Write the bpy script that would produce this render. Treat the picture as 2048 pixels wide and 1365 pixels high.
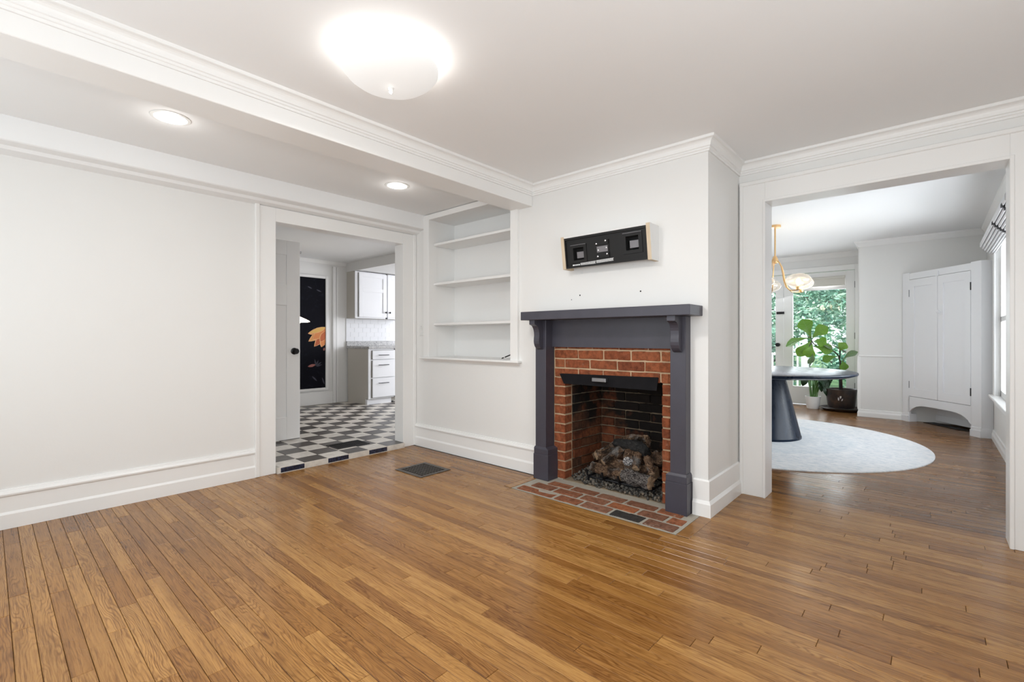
import bpy, bmesh, math, random
from mathutils import Vector, Matrix, noise as mnoise

random.seed(11)
S = bpy.context.scene
for o in list(bpy.data.objects):
    bpy.data.objects.remove(o)
COL = S.collection

# ------------------------------------------------------------------ camera
CAMZ, YAW = 1.1, math.radians(41.783)
cam_data = bpy.data.cameras.new('camera')
cam = bpy.data.objects.new('camera', cam_data)
COL.objects.link(cam)
cam.location = (0, 0, CAMZ)
cam.rotation_euler = (math.pi / 2, 0, YAW)
cam_data.sensor_width = 36
cam_data.lens = 36 * 941.2 / 2048
cam_data.shift_y = -6.1 / 2048
cam_data.clip_start = 0.02
S.camera = cam

# ------------------------------------------------------------------ world, lights, exposure
S.view_settings.view_transform = 'Standard'
S.view_settings.look = 'None'
S.view_settings.gamma = 1.0
S.view_settings.use_curve_mapping = False
S.view_settings.exposure = -0.17
W = bpy.data.worlds.new('sky')
S.world = W
W.use_nodes = True
W.node_tree.nodes['Background'].inputs[0].default_value = (0.86, 0.95, 1.0, 1)
W.node_tree.nodes['Background'].inputs[1].default_value = 2.2


def area(name, loc, aim, sx, sy, power, color):
    d = bpy.data.lights.new(name, 'AREA')
    d.shape = 'RECTANGLE'
    d.size, d.size_y, d.energy, d.color = sx, sy, power, color
    o = bpy.data.objects.new(name, d)
    COL.objects.link(o)
    o.location = loc
    o.rotation_euler = (Vector(aim) - Vector(loc)).to_track_quat('-Z', 'Y').to_euler()
    return o


def point(name, loc, power, color, r=0.03):
    d = bpy.data.lights.new(name, 'POINT')
    d.energy, d.color, d.shadow_soft_size = power, color, r
    o = bpy.data.objects.new(name, d)
    COL.objects.link(o)
    o.location = loc
    return o


sun_d = bpy.data.lights.new('sun', 'SUN')
sun_d.energy, sun_d.angle, sun_d.color = 9.0, 0.02, (1, 0.96, 0.88)
sun = bpy.data.objects.new('sun', sun_d)
COL.objects.link(sun)
sun.rotation_euler = (math.radians(50), 0, math.radians(-75))
# daylight in the window openings of the rooms
DAY = (0.965, 0.98, 1.0)
area('daylight_rear_left', (-2.75, -0.84, 1.35), (-2.3, 3, 2.2), 1.5, 1.5, 6, DAY)
area('daylight_rear_right', (-0.75, -0.84, 1.35), (-0.9, 3, 3.4), 1.5, 1.5, 12, DAY)
area('daylight_right', (0.94, 0.9, 1.4), (-3, 1.8, 3.4), 1.3, 1.5, 14, DAY)
# added lamp out of view, aimed up to brighten the ceiling
area('ceiling_fill', (0.25, -0.35, 1.25), (-0.55, 1.9, 2.335), 0.3, 0.3, 17, (0.95, 0.975, 1.0))
COOL = (0.90, 0.915, 1.0)
area('daylight_dining', (0.7, 5.9, 1.3), (-3, 6.4, 0.8), 2.2, 1.5, 120, COOL)
area('daylight_doors', (-1.9, 9.25, 1.2), (-1.5, 5, -0.6), 1.8, 1.7, 55, COOL)
area('daylight_kitchen', (-5.2, 6.9, 1.5), (-6.3, 3.5, 1.0), 1.4, 1.3, 95, COOL)


# ------------------------------------------------------------------ materials
def mat(name, base=(0.8, 0.8, 0.8), rough=0.5, metal=0.0, spec=0.5, coat=0.0):
    m = bpy.data.materials.new(name)
    m.use_nodes = True
    b = m.node_tree.nodes['Principled BSDF']
    b.inputs['Base Color'].default_value = (*base, 1)
    b.inputs['Roughness'].default_value = rough
    b.inputs['Metallic'].default_value = metal
    b.inputs['Specular IOR Level'].default_value = spec
    b.inputs['Coat Weight'].default_value = coat
    return m


class N:
    """small node helper"""
    def __init__(self, m):
        self.t = m.node_tree
        self.b = self.t.nodes.get('Principled BSDF')

    def n(self, typ, **kw):
        x = self.t.nodes.new(typ)
        for k, v in kw.items():
            if k.startswith('i_'):
                x.inputs[k[2:].replace('_', ' ')].default_value = v
            else:
                setattr(x, k, v)
        return x

    def l(self, a, b):
        self.t.links.new(a, b)

    def math(self, op, a, b=None, c=None):
        x = self.n('ShaderNodeMath', operation=op)
        for i, v in enumerate((a, b, c)):
            if v is None:
                continue
            if isinstance(v, (int, float)):
                x.inputs[i].default_value = v
            else:
                self.l(v, x.inputs[i])
        return x.outputs[0]

    def pos(self):
        return self.n('ShaderNodeNewGeometry').outputs['Position']

    def rnd(self):
        g = self.n('ShaderNodeNewGeometry').outputs['Random Per Island']
        o = self.n('ShaderNodeObjectInfo').outputs['Random']
        return self.math('FRACT', self.math('ADD', g, o))

    def mapping(self, vec, scale=(1, 1, 1), loc=None):
        x = self.n('ShaderNodeMapping')
        self.l(vec, x.inputs['Vector'])
        x.inputs['Scale'].default_value = scale
        if loc is not None:
            self.l(loc, x.inputs['Location'])
        return x.outputs[0]

    def noise(self, vec, scale, detail=3, rough=0.55, dist=0.0):
        x = self.n('ShaderNodeTexNoise')
        self.l(vec, x.inputs['Vector'])
        x.inputs['Scale'].default_value = scale
        x.inputs['Detail'].default_value = detail
        x.inputs['Roughness'].default_value = rough
        x.inputs['Distortion'].default_value = dist
        return x.outputs['Fac']

    def ramp(self, fac, stops, interp='LINEAR'):
        x = self.n('ShaderNodeValToRGB')
        x.color_ramp.interpolation = interp
        e = x.color_ramp.elements
        while len(e) < len(stops):
            e.new(0.5)
        for k, (p, c) in enumerate(stops):
            e[k].position = p
            e[k].color = (*c, 1) if len(c) == 3 else c
        self.l(fac, x.inputs[0])
        return x.outputs[0]

    def mix(self, fac, a, b, mode='MIX'):
        x = self.n('ShaderNodeMix', data_type='RGBA', blend_type=mode)
        for sock, v in ((x.inputs[0], fac), (x.inputs[6], a), (x.inputs[7], b)):
            if isinstance(v, (int, float)):
                sock.default_value = v
            elif isinstance(v, tuple):
                sock.default_value = (*v, 1)
            else:
                self.l(v, sock)
        return x.outputs[2]

    def color(self, c):
        self.l(c, self.b.inputs['Base Color'])

    def bump(self, h, strength=0.3, dist=0.01):
        x = self.n('ShaderNodeBump')
        x.inputs['Strength'].default_value = strength
        x.inputs['Distance'].default_value = dist
        self.l(h, x.inputs['Height'])
        self.l(x.outputs[0], self.b.inputs['Normal'])


def painted(name, c, rough=0.5, bump=0.06, scale=60, spec=0.4):
    m = mat(name, c, rough, spec=spec)
    k = N(m)
    p = k.pos()
    f = k.noise(p, 1.7, 3)
    k.color(k.mix(f, tuple(v * 0.985 for v in c), tuple(min(1, v * 1.012) for v in c)))
    k.bump(k.noise(p, scale, 3), bump, 0.004)
    return m


M = {}
M['wall'] = painted('wall_paint', (0.82, 0.815, 0.797), 0.6, 0.10, 45)
M['ceil'] = painted('ceiling_paint', (0.895, 0.90, 0.90), 0.75, 0.05, 40)
M['trim'] = painted('trim_gloss_paint', (0.875, 0.87, 0.855), 0.33, 0.05, 25)
M['dwall'] = painted('dining_wall_paint', (0.80, 0.795, 0.775), 0.6, 0.06, 45)
M['cab'] = painted('cabinet_white_paint', (0.83, 0.835, 0.85), 0.35, 0.03, 30)
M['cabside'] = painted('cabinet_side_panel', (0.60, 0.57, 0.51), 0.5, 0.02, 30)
M['slate'] = mat('slate_blue_paint', (0.047, 0.052, 0.078), 0.38)
k = N(M['slate'])
k.color(k.mix(k.noise(k.pos(), 9, 4), (0.043, 0.041, 0.056), (0.062, 0.059, 0.078)))
k.bump(k.noise(k.pos(), 70, 3), 0.12, 0.003)
M['black'] = mat('black_metal', (0.011, 0.0105, 0.0105), 0.5, spec=0.3)
M['satin'] = mat('black_hardware', (0.010, 0.010, 0.012), 0.28, 0.3)
M['void'] = mat('dark_void', (0.004, 0.004, 0.004), 0.9)
M['soot'] = mat('sooty_steel', (0.012, 0.012, 0.014), 0.7, 0.0, 0.12)
k = N(M['soot'])
k.color(k.mix(k.noise(k.pos(), 14, 5), (0.004, 0.004, 0.005), (0.014, 0.013, 0.015)))
M['rawwood'] = mat('raw_pine', (0.66, 0.54, 0.40), 0.7)
k = N(M['rawwood'])
k.color(k.mix(k.noise(k.mapping(k.pos(), (60, 60, 6)), 1.0, 4), (0.58, 0.45, 0.31), (0.74, 0.63, 0.48)))
M['whiteboard'] = painted('white_board', (0.80, 0.80, 0.79), 0.5)
M['silver'] = mat('screw_zinc', (0.75, 0.75, 0.77), 0.25, 0.9)
M['greymetal'] = mat('grey_metal', (0.20, 0.19, 0.20), 0.4, 0.3)
M['print'] = mat('pale_print', (0.85, 0.85, 0.85), 0.6)
M['brass'] = mat('brushed_brass', (0.72, 0.47, 0.23), 0.34, 0.8)
M['chrome'] = mat('chrome_plate', (0.28, 0.28, 0.29), 0.35, 0.9)
M['switch'] = mat('white_plastic', (0.80, 0.80, 0.78), 0.35)


def wood_floor(name, dark, mid, light, rough, tint):
    m = mat(name, mid, rough, spec=0.36)
    k = N(m)
    p = k.pos()
    r = k.rnd()
    off = k.n('ShaderNodeCombineXYZ')
    k.l(k.math('MULTIPLY', r, 37.0), off.inputs[0])
    k.l(k.math('MULTIPLY', r, 91.0), off.inputs[1])
    k.l(k.math('MULTIPLY', r, 13.0), off.inputs[2])
    q = k.mapping(p, (1, 1, 1), off.outputs[0])
    base = k.ramp(r, [(0.0, dark), (0.22, tuple((a + b) / 2 for a, b in zip(dark, mid))), (0.5, mid), (0.8, light), (1.0, tuple((a + b) / 2 for a, b in zip(light, mid)))])
    # growth-ring lines that arch along the board, thin pores and soft blotches
    sep = k.n('ShaderNodeSeparateXYZ')
    k.l(q, sep.inputs[0])
    warp = k.noise(k.mapping(q, (2.6, 15.0, 1)), 1.0, 2, 0.45)
    warp2 = k.noise(k.mapping(q, (14.0, 60.0, 1)), 1.0, 2, 0.5)
    ph = k.math('ADD', k.math('MULTIPLY', sep.outputs[1], 640.0), k.math('ADD', k.math('MULTIPLY', warp, 95.0), k.math('MULTIPLY', warp2, 5.0)))
    ringv = k.math('MULTIPLY_ADD', k.math('SINE', ph), 0.5, 0.5)
    pores = k.noise(k.mapping(q, (7.0, 210.0, 1)), 1.0, 4, 0.7)
    fib = k.noise(k.mapping(q, (0.9, 17.0, 1)), 1.6, 5, 0.6, 0.6)
    amp = k.ramp(k.noise(k.mapping(q, (0.8, 9.0, 1)), 1.0, 2, 0.5), [(0.38, (0.15, 0.15, 0.15)), (0.62, (1, 1, 1))])
    rg = k.ramp(ringv, [(0.0, (0.60, 0.52, 0.43)), (0.35, (0.90, 0.87, 0.84)), (0.75, (1.03, 1.03, 1.02)), (1.0, (1.03, 1.03, 1.02))])
    rg = k.mix(k.math('MULTIPLY', amp, 0.85), (1, 1, 1), rg)
    c = k.mix(1.0, base, rg, 'MULTIPLY')
    c = k.mix(1.0, c, k.ramp(pores, [(0.36, (0.60, 0.52, 0.44)), (0.52, (1.0, 1.0, 1.0))]), 'MULTIPLY')
    c = k.mix(1.0, c, k.ramp(fib, [(0.28, (0.74, 0.69, 0.63)), (0.60, (1.06, 1.06, 1.06))]), 'MULTIPLY')
    wear = k.noise(p, 0.9, 4, 0.6)
    c = k.mix(1.0, c, k.ramp(wear, [(0.3, (0.88, 0.86, 0.84)), (0.62, (1.05, 1.05, 1.05))]), 'MULTIPLY')
    spots = k.noise(k.mapping(p, (2.2, 5.0, 1)), 1.3, 2, 0.5)
    c = k.mix(1.0, c, k.ramp(spots, [(0.72, (1, 1, 1)), (0.80, (0.55, 0.48, 0.42))]), 'MULTIPLY')
    c = k.mix(1.0, c, tint, 'MULTIPLY')
    k.color(c)
    rr = k.ramp(wear, [(0.3, (rough - 0.06,) * 3), (0.7, (rough + 0.12,) * 3)])
    k.l(rr, k.b.inputs['Roughness'])
    k.bump(k.math('ADD', k.math('MULTIPLY', pores, 0.5), k.math('MULTIPLY', wear, 2.0)), 0.10, 0.002)
    return m


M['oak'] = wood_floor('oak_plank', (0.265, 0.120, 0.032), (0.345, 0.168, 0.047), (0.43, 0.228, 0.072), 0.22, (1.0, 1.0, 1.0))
M['oakdim'] = wood_floor('oak_plank_dim', (0.18, 0.082, 0.026), (0.245, 0.118, 0.040), (0.31, 0.162, 0.060), 0.22, (1.0, 1.0, 1.0))  # same oak coloured darker, standing in for the dimmer dining room light
M['gap'] = mat('board_gap', (0.035, 0.022, 0.013), 0.9)


def brick_mat(name, cols, soot=None, mortar_smear=0.25):
    m = mat(name, cols[1], 0.85, spec=0.25)
    k = N(m)
    p = k.pos()
    r = k.rnd()
    c = k.ramp(r, [(i / (len(cols) - 1), x) for i, x in enumerate(cols)])
    n1 = k.noise(p, 30, 6, 0.7)
    c = k.mix(1.0, c, k.ramp(n1, [(0.30, (0.45, 0.41, 0.38)), (0.60, (1.12, 1.09, 1.06))]), 'MULTIPLY')
    sm = k.ramp(k.noise(p, 26, 4, 0.7), [(0.60, (0, 0, 0)), (0.74, (1, 1, 1))])
    c = k.mix(k.math('MULTIPLY', sm, mortar_smear), c, (0.42, 0.34, 0.26))
    if soot:
        zlo, zhi, amt = soot
        sep = k.n('ShaderNodeSeparateXYZ')
        k.l(p, sep.inputs[0])
        rng = k.n('ShaderNodeMapRange')
        rng.clamp = True
        k.l(sep.outputs[2], rng.inputs[0])
        rng.inputs[1].default_value, rng.inputs[2].default_value = zlo, zhi
        xr = k.n('ShaderNodeMapRange')
        xr.clamp = True
        k.l(sep.outputs[0], xr.inputs[0])
        xr.inputs[1].default_value, xr.inputs[2].default_value = -1.98, -1.70
        blot = k.noise(p, 6.5, 4, 0.6)
        s = k.math('ADD', k.math('MULTIPLY', rng.outputs[0], 0.62), k.math('MULTIPLY', xr.outputs[0], 0.42))
        s = k.math('ADD', s, k.math('MULTIPLY', k.math('SUBTRACT', blot, 0.5), 1.5))
        sf = k.ramp(s, [(0.22, (0, 0, 0)), (0.60, (1, 1, 1))])
        c = k.mix(k.math('MULTIPLY', sf, amt), c, (0.010, 0.008, 0.007))
    k.color(c)
    k.bump(k.math('ADD', n1, k.math('MULTIPLY', k.noise(p, 160, 3), 0.5)), 0.6, 0.004)
    return m


M['brick'] = brick_mat('face_brick', [(0.19, 0.056, 0.026), (0.28, 0.088, 0.038), (0.23, 0.068, 0.030), (0.33, 0.115, 0.052)])
M['firebrick'] = brick_mat('firebox_brick', [(0.12, 0.040, 0.018), (0.23, 0.070, 0.028), (0.15, 0.055, 0.024), (0.06, 0.030, 0.018)], (0.10, 0.62, 0.99), 0.12)
M['hearthbrick'] = brick_mat('hearth_brick', [(0.19, 0.095, 0.062), (0.34, 0.115, 0.048), (0.25, 0.125, 0.080), (0.36, 0.128, 0.055)], None, 0.85)
M['hearthblack'] = brick_mat('hearth_brick_black', [(0.035, 0.033, 0.032), (0.045, 0.042, 0.04)], None, 0.3)


def mortar_mat(name, c1, c2, soot=False):
    m = mat(name, c1, 0.95, spec=0.15)
    k = N(m)
    p = k.pos()
    c = k.mix(k.noise(p, 22, 5, 0.7), c1, c2)
    if soot:
        sep = k.n('ShaderNodeSeparateXYZ')
        k.l(p, sep.inputs[0])
        rng = k.n('ShaderNodeMapRange')
        rng.clamp = True
        k.l(sep.outputs[2], rng.inputs[0])
        rng.inputs[1].default_value, rng.inputs[2].default_value = 0.3, 0.75
        xr = k.n('ShaderNodeMapRange')
        xr.clamp = True
        k.l(sep.outputs[0], xr.inputs[0])
        xr.inputs[1].default_value, xr.inputs[2].default_value = -1.98, -1.70
        s = k.math('ADD', k.math('MULTIPLY', rng.outputs[0], 0.55), k.math('MULTIPLY', xr.outputs[0], 0.40))
        s = k.math('ADD', s, k.math('MULTIPLY', k.math('SUBTRACT', k.noise(p, 6.5, 4, 0.6), 0.5), 1.4))
        c = k.mix(k.ramp(s, [(0.30, (0, 0, 0)), (0.85, (0.95, 0.95, 0.95))]), c, (0.012, 0.01, 0.009))
    k.color(c)
    k.bump(k.noise(p, 120, 4), 0.7, 0.004)
    return m


M['mortar'] = mortar_mat('pale_mortar', (0.60, 0.44, 0.29), (0.42, 0.30, 0.19))
M['firemortar'] = mortar_mat('firebox_mortar', (0.34, 0.27, 0.19), (0.18, 0.135, 0.09), True)
M['hearthmortar'] = mortar_mat('hearth_mortar', (0.50, 0.46, 0.39), (0.33, 0.30, 0.25))


def tile_mat(name, c1, c2, rough):
    m = mat(name, c1, rough)
    k = N(m)
    r = k.rnd()
    c = k.mix(r, c1, c2)
    k.color(k.mix(1.0, c, k.ramp(k.noise(k.pos(), 14, 5, 0.65), [(0.3, (0.80, 0.78, 0.77)), (0.65, (1.08, 1.08, 1.08))]), 'MULTIPLY'))
    k.bump(k.noise(k.pos(), 25, 4), 0.12, 0.003)
    return m


M['tilewhite'] = tile_mat('white_tile', (0.66, 0.62, 0.56), (0.72, 0.68, 0.62), 0.42)
M['tiledark'] = tile_mat('dark_tile', (0.070, 0.062, 0.058), (0.115, 0.105, 0.098), 0.36)
M['tileblue'] = mat('navy_glazed_tile', (0.012, 0.015, 0.032), 0.3)
k = N(M['tileblue'])
k.color(k.mix(k.ramp(k.noise(k.pos(), 70, 4, 0.7), [(0.45, (0, 0, 0)), (0.65, (1, 1, 1))]), (0.006, 0.008, 0.018), (0.045, 0.055, 0.11)))
M['grout'] = mortar_mat('pale_grout', (0.52, 0.49, 0.44), (0.42, 0.39, 0.35))
M['granite'] = mat('grey_granite', (0.45, 0.45, 0.45), 0.25)
k = N(M['granite'])
k.color(k.ramp(k.noise(k.mapping(k.pos(), (1, 1, 1)), 38, 6, 0.75, 1.2), [(0.3, (0.10, 0.10, 0.105)), (0.45, (0.38, 0.38, 0.38)), (0.6, (0.62, 0.61, 0.60)), (0.7, (0.34, 0.33, 0.33))]))
M['subway'] = mat('white_subway_tile', (0.82, 0.83, 0.85), 0.15)

M['bark'] = mat('ceramic_bark', (0.2, 0.13, 0.085), 0.85, spec=0.2)
k = N(M['bark'])
tc = k.n('ShaderNodeTexCoord').outputs['Object']
rid = k.n('ShaderNodeObjectInfo').outputs['Random']
nb = k.noise(k.mapping(tc, (34, 85, 85)), 1.0, 5, 0.65, 2.2)
cb = k.ramp(nb, [(0.36, (0.008, 0.006, 0.005)), (0.47, (0.09, 0.052, 0.032)), (0.60, (0.25, 0.155, 0.095)), (0.74, (0.46, 0.33, 0.22))])
ash = k.ramp(k.noise(k.mapping(k.pos(), (1, 1, 1)), 11, 3), [(0.52, (0, 0, 0)), (0.66, (1, 1, 1))])
char = k.ramp(k.noise(k.mapping(k.pos(), (1, 1, 1), None), 8.5, 3), [(0.50, (0, 0, 0)), (0.62, (1, 1, 1))])
cb = k.mix(k.math('MULTIPLY', char, 0.85), cb, (0.008, 0.006, 0.005))
cb = k.mix(k.math('MULTIPLY', ash, 0.7), cb, k.mix(nb, (0.05, 0.05, 0.055), (0.42, 0.40, 0.37)))
k.color(cb)
k.bump(nb, 0.9, 0.012)
M['barkgrey'] = mat('ashy_grey_bark', (0.2, 0.2, 0.2), 0.9, spec=0.15)
k = N(M['barkgrey'])
nb = k.noise(k.mapping(k.n('ShaderNodeTexCoord').outputs['Object'], (34, 95, 95)), 1.0, 5, 0.65, 2.2)
k.color(k.ramp(nb, [(0.40, (0.008, 0.007, 0.008)), (0.50, (0.11, 0.095, 0.09)), (0.60, (0.34, 0.31, 0.28)), (0.74, (0.60, 0.56, 0.51))]))
k.bump(nb, 1.0, 0.014)
M['char'] = mat('charred_log', (0.012, 0.011, 0.010), 0.8)
k = N(M['char'])
nb = k.noise(k.mapping(k.n('ShaderNodeTexCoord').outputs['Object'], (26, 70, 70)), 1.0, 5, 0.65, 1.6)
k.color(k.ramp(nb, [(0.45, (0.006, 0.006, 0.006)), (0.62, (0.03, 0.028, 0.027)), (0.75, (0.16, 0.16, 0.165))]))
k.bump(nb, 0.9, 0.012)
M['logend'] = mat('log_cut_end', (0.36, 0.24, 0.14), 0.85)
k = N(M['logend'])
k.color(k.mix(k.noise(k.pos(), 70, 4), (0.17, 0.10, 0.055), (0.46, 0.33, 0.21)))
M['logash'] = mat('ashy_log_end', (0.42, 0.43, 0.46), 0.9)
k = N(M['logash'])
k.color(k.ramp(k.noise(k.pos(), 110, 4, 0.7), [(0.42, (0.03, 0.035, 0.05)), (0.56, (0.38, 0.37, 0.36)), (0.7, (0.62, 0.60, 0.56))]))
M['rock'] = mat('lava_rock', (0.1, 0.095, 0.085), 0.95, spec=0.15)
k = N(M['rock'])
k.color(k.ramp(k.rnd(), [(0.0, (0.035, 0.034, 0.033)), (0.5, (0.10, 0.095, 0.085)), (0.85, (0.17, 0.15, 0.125)), (1.0, (0.24, 0.19, 0.14))]))
k.bump(k.noise(k.pos(), 190, 3), 0.8, 0.004)

M['bluetable'] = mat('deep_blue_black_wood', (0.020, 0.034, 0.060), 0.34, spec=0.2)
k = N(M['bluetable'])
nb = k.noise(k.mapping(k.pos(), (14, 14, 2)), 1.0, 5, 0.7)
k.color(k.ramp(nb, [(0.3, (0.002, 0.006, 0.014)), (0.6, (0.004, 0.011, 0.026)), (0.8, (0.014, 0.031, 0.060))]))
k.l(k.ramp(nb, [(0.3, (0.24,) * 3), (0.8, (0.38,) * 3)]), k.b.inputs['Roughness'])
M['rug'] = mat('pale_rug', (0.62, 0.65, 0.66), 0.95, spec=0.1)
k = N(M['rug'])
p = k.pos()
ctr = k.n('ShaderNodeVectorMath', operation='SUBTRACT')
k.l(p, ctr.inputs[0])
ctr.inputs[1].default_value = (-1.47, 5.81, 0)
ln = k.n('ShaderNodeVectorMath', operation='LENGTH')
k.l(ctr.outputs[0], ln.inputs[0])
rings = k.ramp(ln.outputs['Value'], [(0.0, (0.72, 0.73, 0.735)), (0.5, (0.68, 0.70, 0.71)), (0.6, (0.74, 0.745, 0.745)), (0.85, (0.67, 0.695, 0.71)), (0.93, (0.74, 0.74, 0.74)), (1.0, (0.70, 0.705, 0.71))])
k.l(k.math('DIVIDE', ln.outputs['Value'], 1.49), k.t.nodes[-1].inputs[0])
rn = k.ramp(k.noise(k.mapping(p, (14, 30, 1)), 1.0, 5, 0.75, 0.8), [(0.36, (0.78, 0.83, 0.87)), (0.56, (1.06, 1.05, 1.04))])
k.color(k.mix(1.0, rings, rn, 'MULTIPLY'))
k.bump(k.noise(p, 320, 2), 0.5, 0.003)

M['leaf'] = mat('fig_leaf_green', (0.075, 0.20, 0.03), 0.42)
k = N(M['leaf'])
k.color(k.mix(k.rnd(), (0.095, 0.25, 0.012), (0.19, 0.38, 0.04)))
k.b.inputs['Subsurface Weight'].default_value = 0.0
M['leafvein'] = mat('leaf_vein', (0.20, 0.36, 0.10), 0.5)
M['leafpale'] = mat('leaf_underside', (0.17, 0.25, 0.14), 0.6)
M['leafdark'] = mat('lily_leaf_dark', (0.010, 0.040, 0.014), 0.4)
M['stalk'] = mat('lily_stalk_green', (0.09, 0.20, 0.05), 0.5)
M['stem'] = mat('fig_stem_brown', (0.035, 0.022, 0.015), 0.8)
M['potdark'] = mat('bronze_glazed_pot', (0.035, 0.026, 0.024), 0.3)
k = N(M['potdark'])
k.color(k.ramp(k.noise(k.pos(), 9, 5, 0.7), [(0.35, (0.016, 0.015, 0.017)), (0.6, (0.055, 0.036, 0.028)), (0.8, (0.11, 0.065, 0.04))]))
M['potwhite'] = mat('white_ceramic', (0.82, 0.82, 0.80), 0.3)
M['soil'] = mat('potting_soil', (0.02, 0.014, 0.01), 0.95)
M['foliage'] = mat('tree_foliage', (0.16, 0.34, 0.20), 0.6)
k = N(M['foliage'])
k.color(k.ramp(k.rnd(), [(0.0, (0.06, 0.17, 0.13)), (0.4, (0.16, 0.36, 0.27)), (0.75, (0.34, 0.56, 0.44)), (1.0, (0.66, 0.78, 0.66))]))
M['trunk'] = mat('tree_bark', (0.06, 0.045, 0.035), 0.9)
M['lawn'] = mat('lawn_grass', (0.08, 0.16, 0.06), 0.9)
M['deck'] = mat('grey_deck_board', (0.30, 0.30, 0.31), 0.7)
M['fabric'] = mat('white_shade_fabric', (0.78, 0.78, 0.79), 0.9)
M['creamfabric'] = mat('cream_shade_fabric', (0.70, 0.68, 0.62), 0.9)
M['cord'] = mat('dark_tape', (0.02, 0.02, 0.022), 0.8)


def glass(name, tint=(1, 1, 1), gloss=0.10):
    m = bpy.data.materials.new(name)
    m.use_nodes = True
    t = m.node_tree
    t.nodes.remove(t.nodes['Principled BSDF'])
    out = t.nodes['Material Output']
    tr = t.nodes.new('ShaderNodeBsdfTransparent')
    tr.inputs[0].default_value = (*tint, 1)
    gl = t.nodes.new('ShaderNodeBsdfGlossy')
    gl.inputs['Roughness'].default_value = 0.02
    lw = t.nodes.new('ShaderNodeLayerWeight')
    lw.inputs[0].default_value = 0.25
    mu = t.nodes.new('ShaderNodeMath')
    mu.operation = 'MULTIPLY_ADD'
    mu.inputs[1].default_value = 0.75
    mu.inputs[2].default_value = gloss * 0.4
    t.links.new(lw.outputs['Fresnel'], mu.inputs[0])
    mx = t.nodes.new('ShaderNodeMixShader')
    t.links.new(mu.outputs[0], mx.inputs[0])
    t.links.new(tr.outputs[0], mx.inputs[1])
    t.links.new(gl.outputs[0], mx.inputs[2])
    t.links.new(mx.outputs[0], out.inputs[0])
    return m


M['pane'] = glass('window_pane', (0.97, 0.99, 0.98))
M['globe'] = glass('clear_seeded_glass', (0.98, 0.97, 0.95), 0.3)
_t = M['globe'].node_tree
_d = _t.nodes.new('ShaderNodeBsdfTranslucent')
_d.inputs[0].default_value = (0.95, 0.93, 0.90, 1)
_m = _t.nodes.new('ShaderNodeMixShader')
_m.inputs[0].default_value = 0.25
_src = _t.nodes['Material Output'].inputs[0].links[0].from_socket
_t.links.new(_src, _m.inputs[1])
_t.links.new(_d.outputs[0], _m.inputs[2])
_t.links.new(_m.outputs[0], _t.nodes['Material Output'].inputs[0])


def emit(name, c, s):
    m = mat(name, c, 0.5)
    b = m.node_tree.nodes['Principled BSDF']
    b.inputs['Emission Color'].default_value = (*c, 1)
    b.inputs['Emission Strength'].default_value = s
    return m


M['led'] = emit('led_lens', (1.0, 0.98, 0.94), 9.0)
M['bulb'] = emit('warm_bulb', (1.0, 0.82, 0.56), 9.0)
M['dome'] = emit('opal_glass_dome', (0.60, 0.59, 0.575), 0.85)
M['opal'] = emit('opal_pendant_glass', (1.0, 0.88, 0.70), 5.0)


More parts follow.
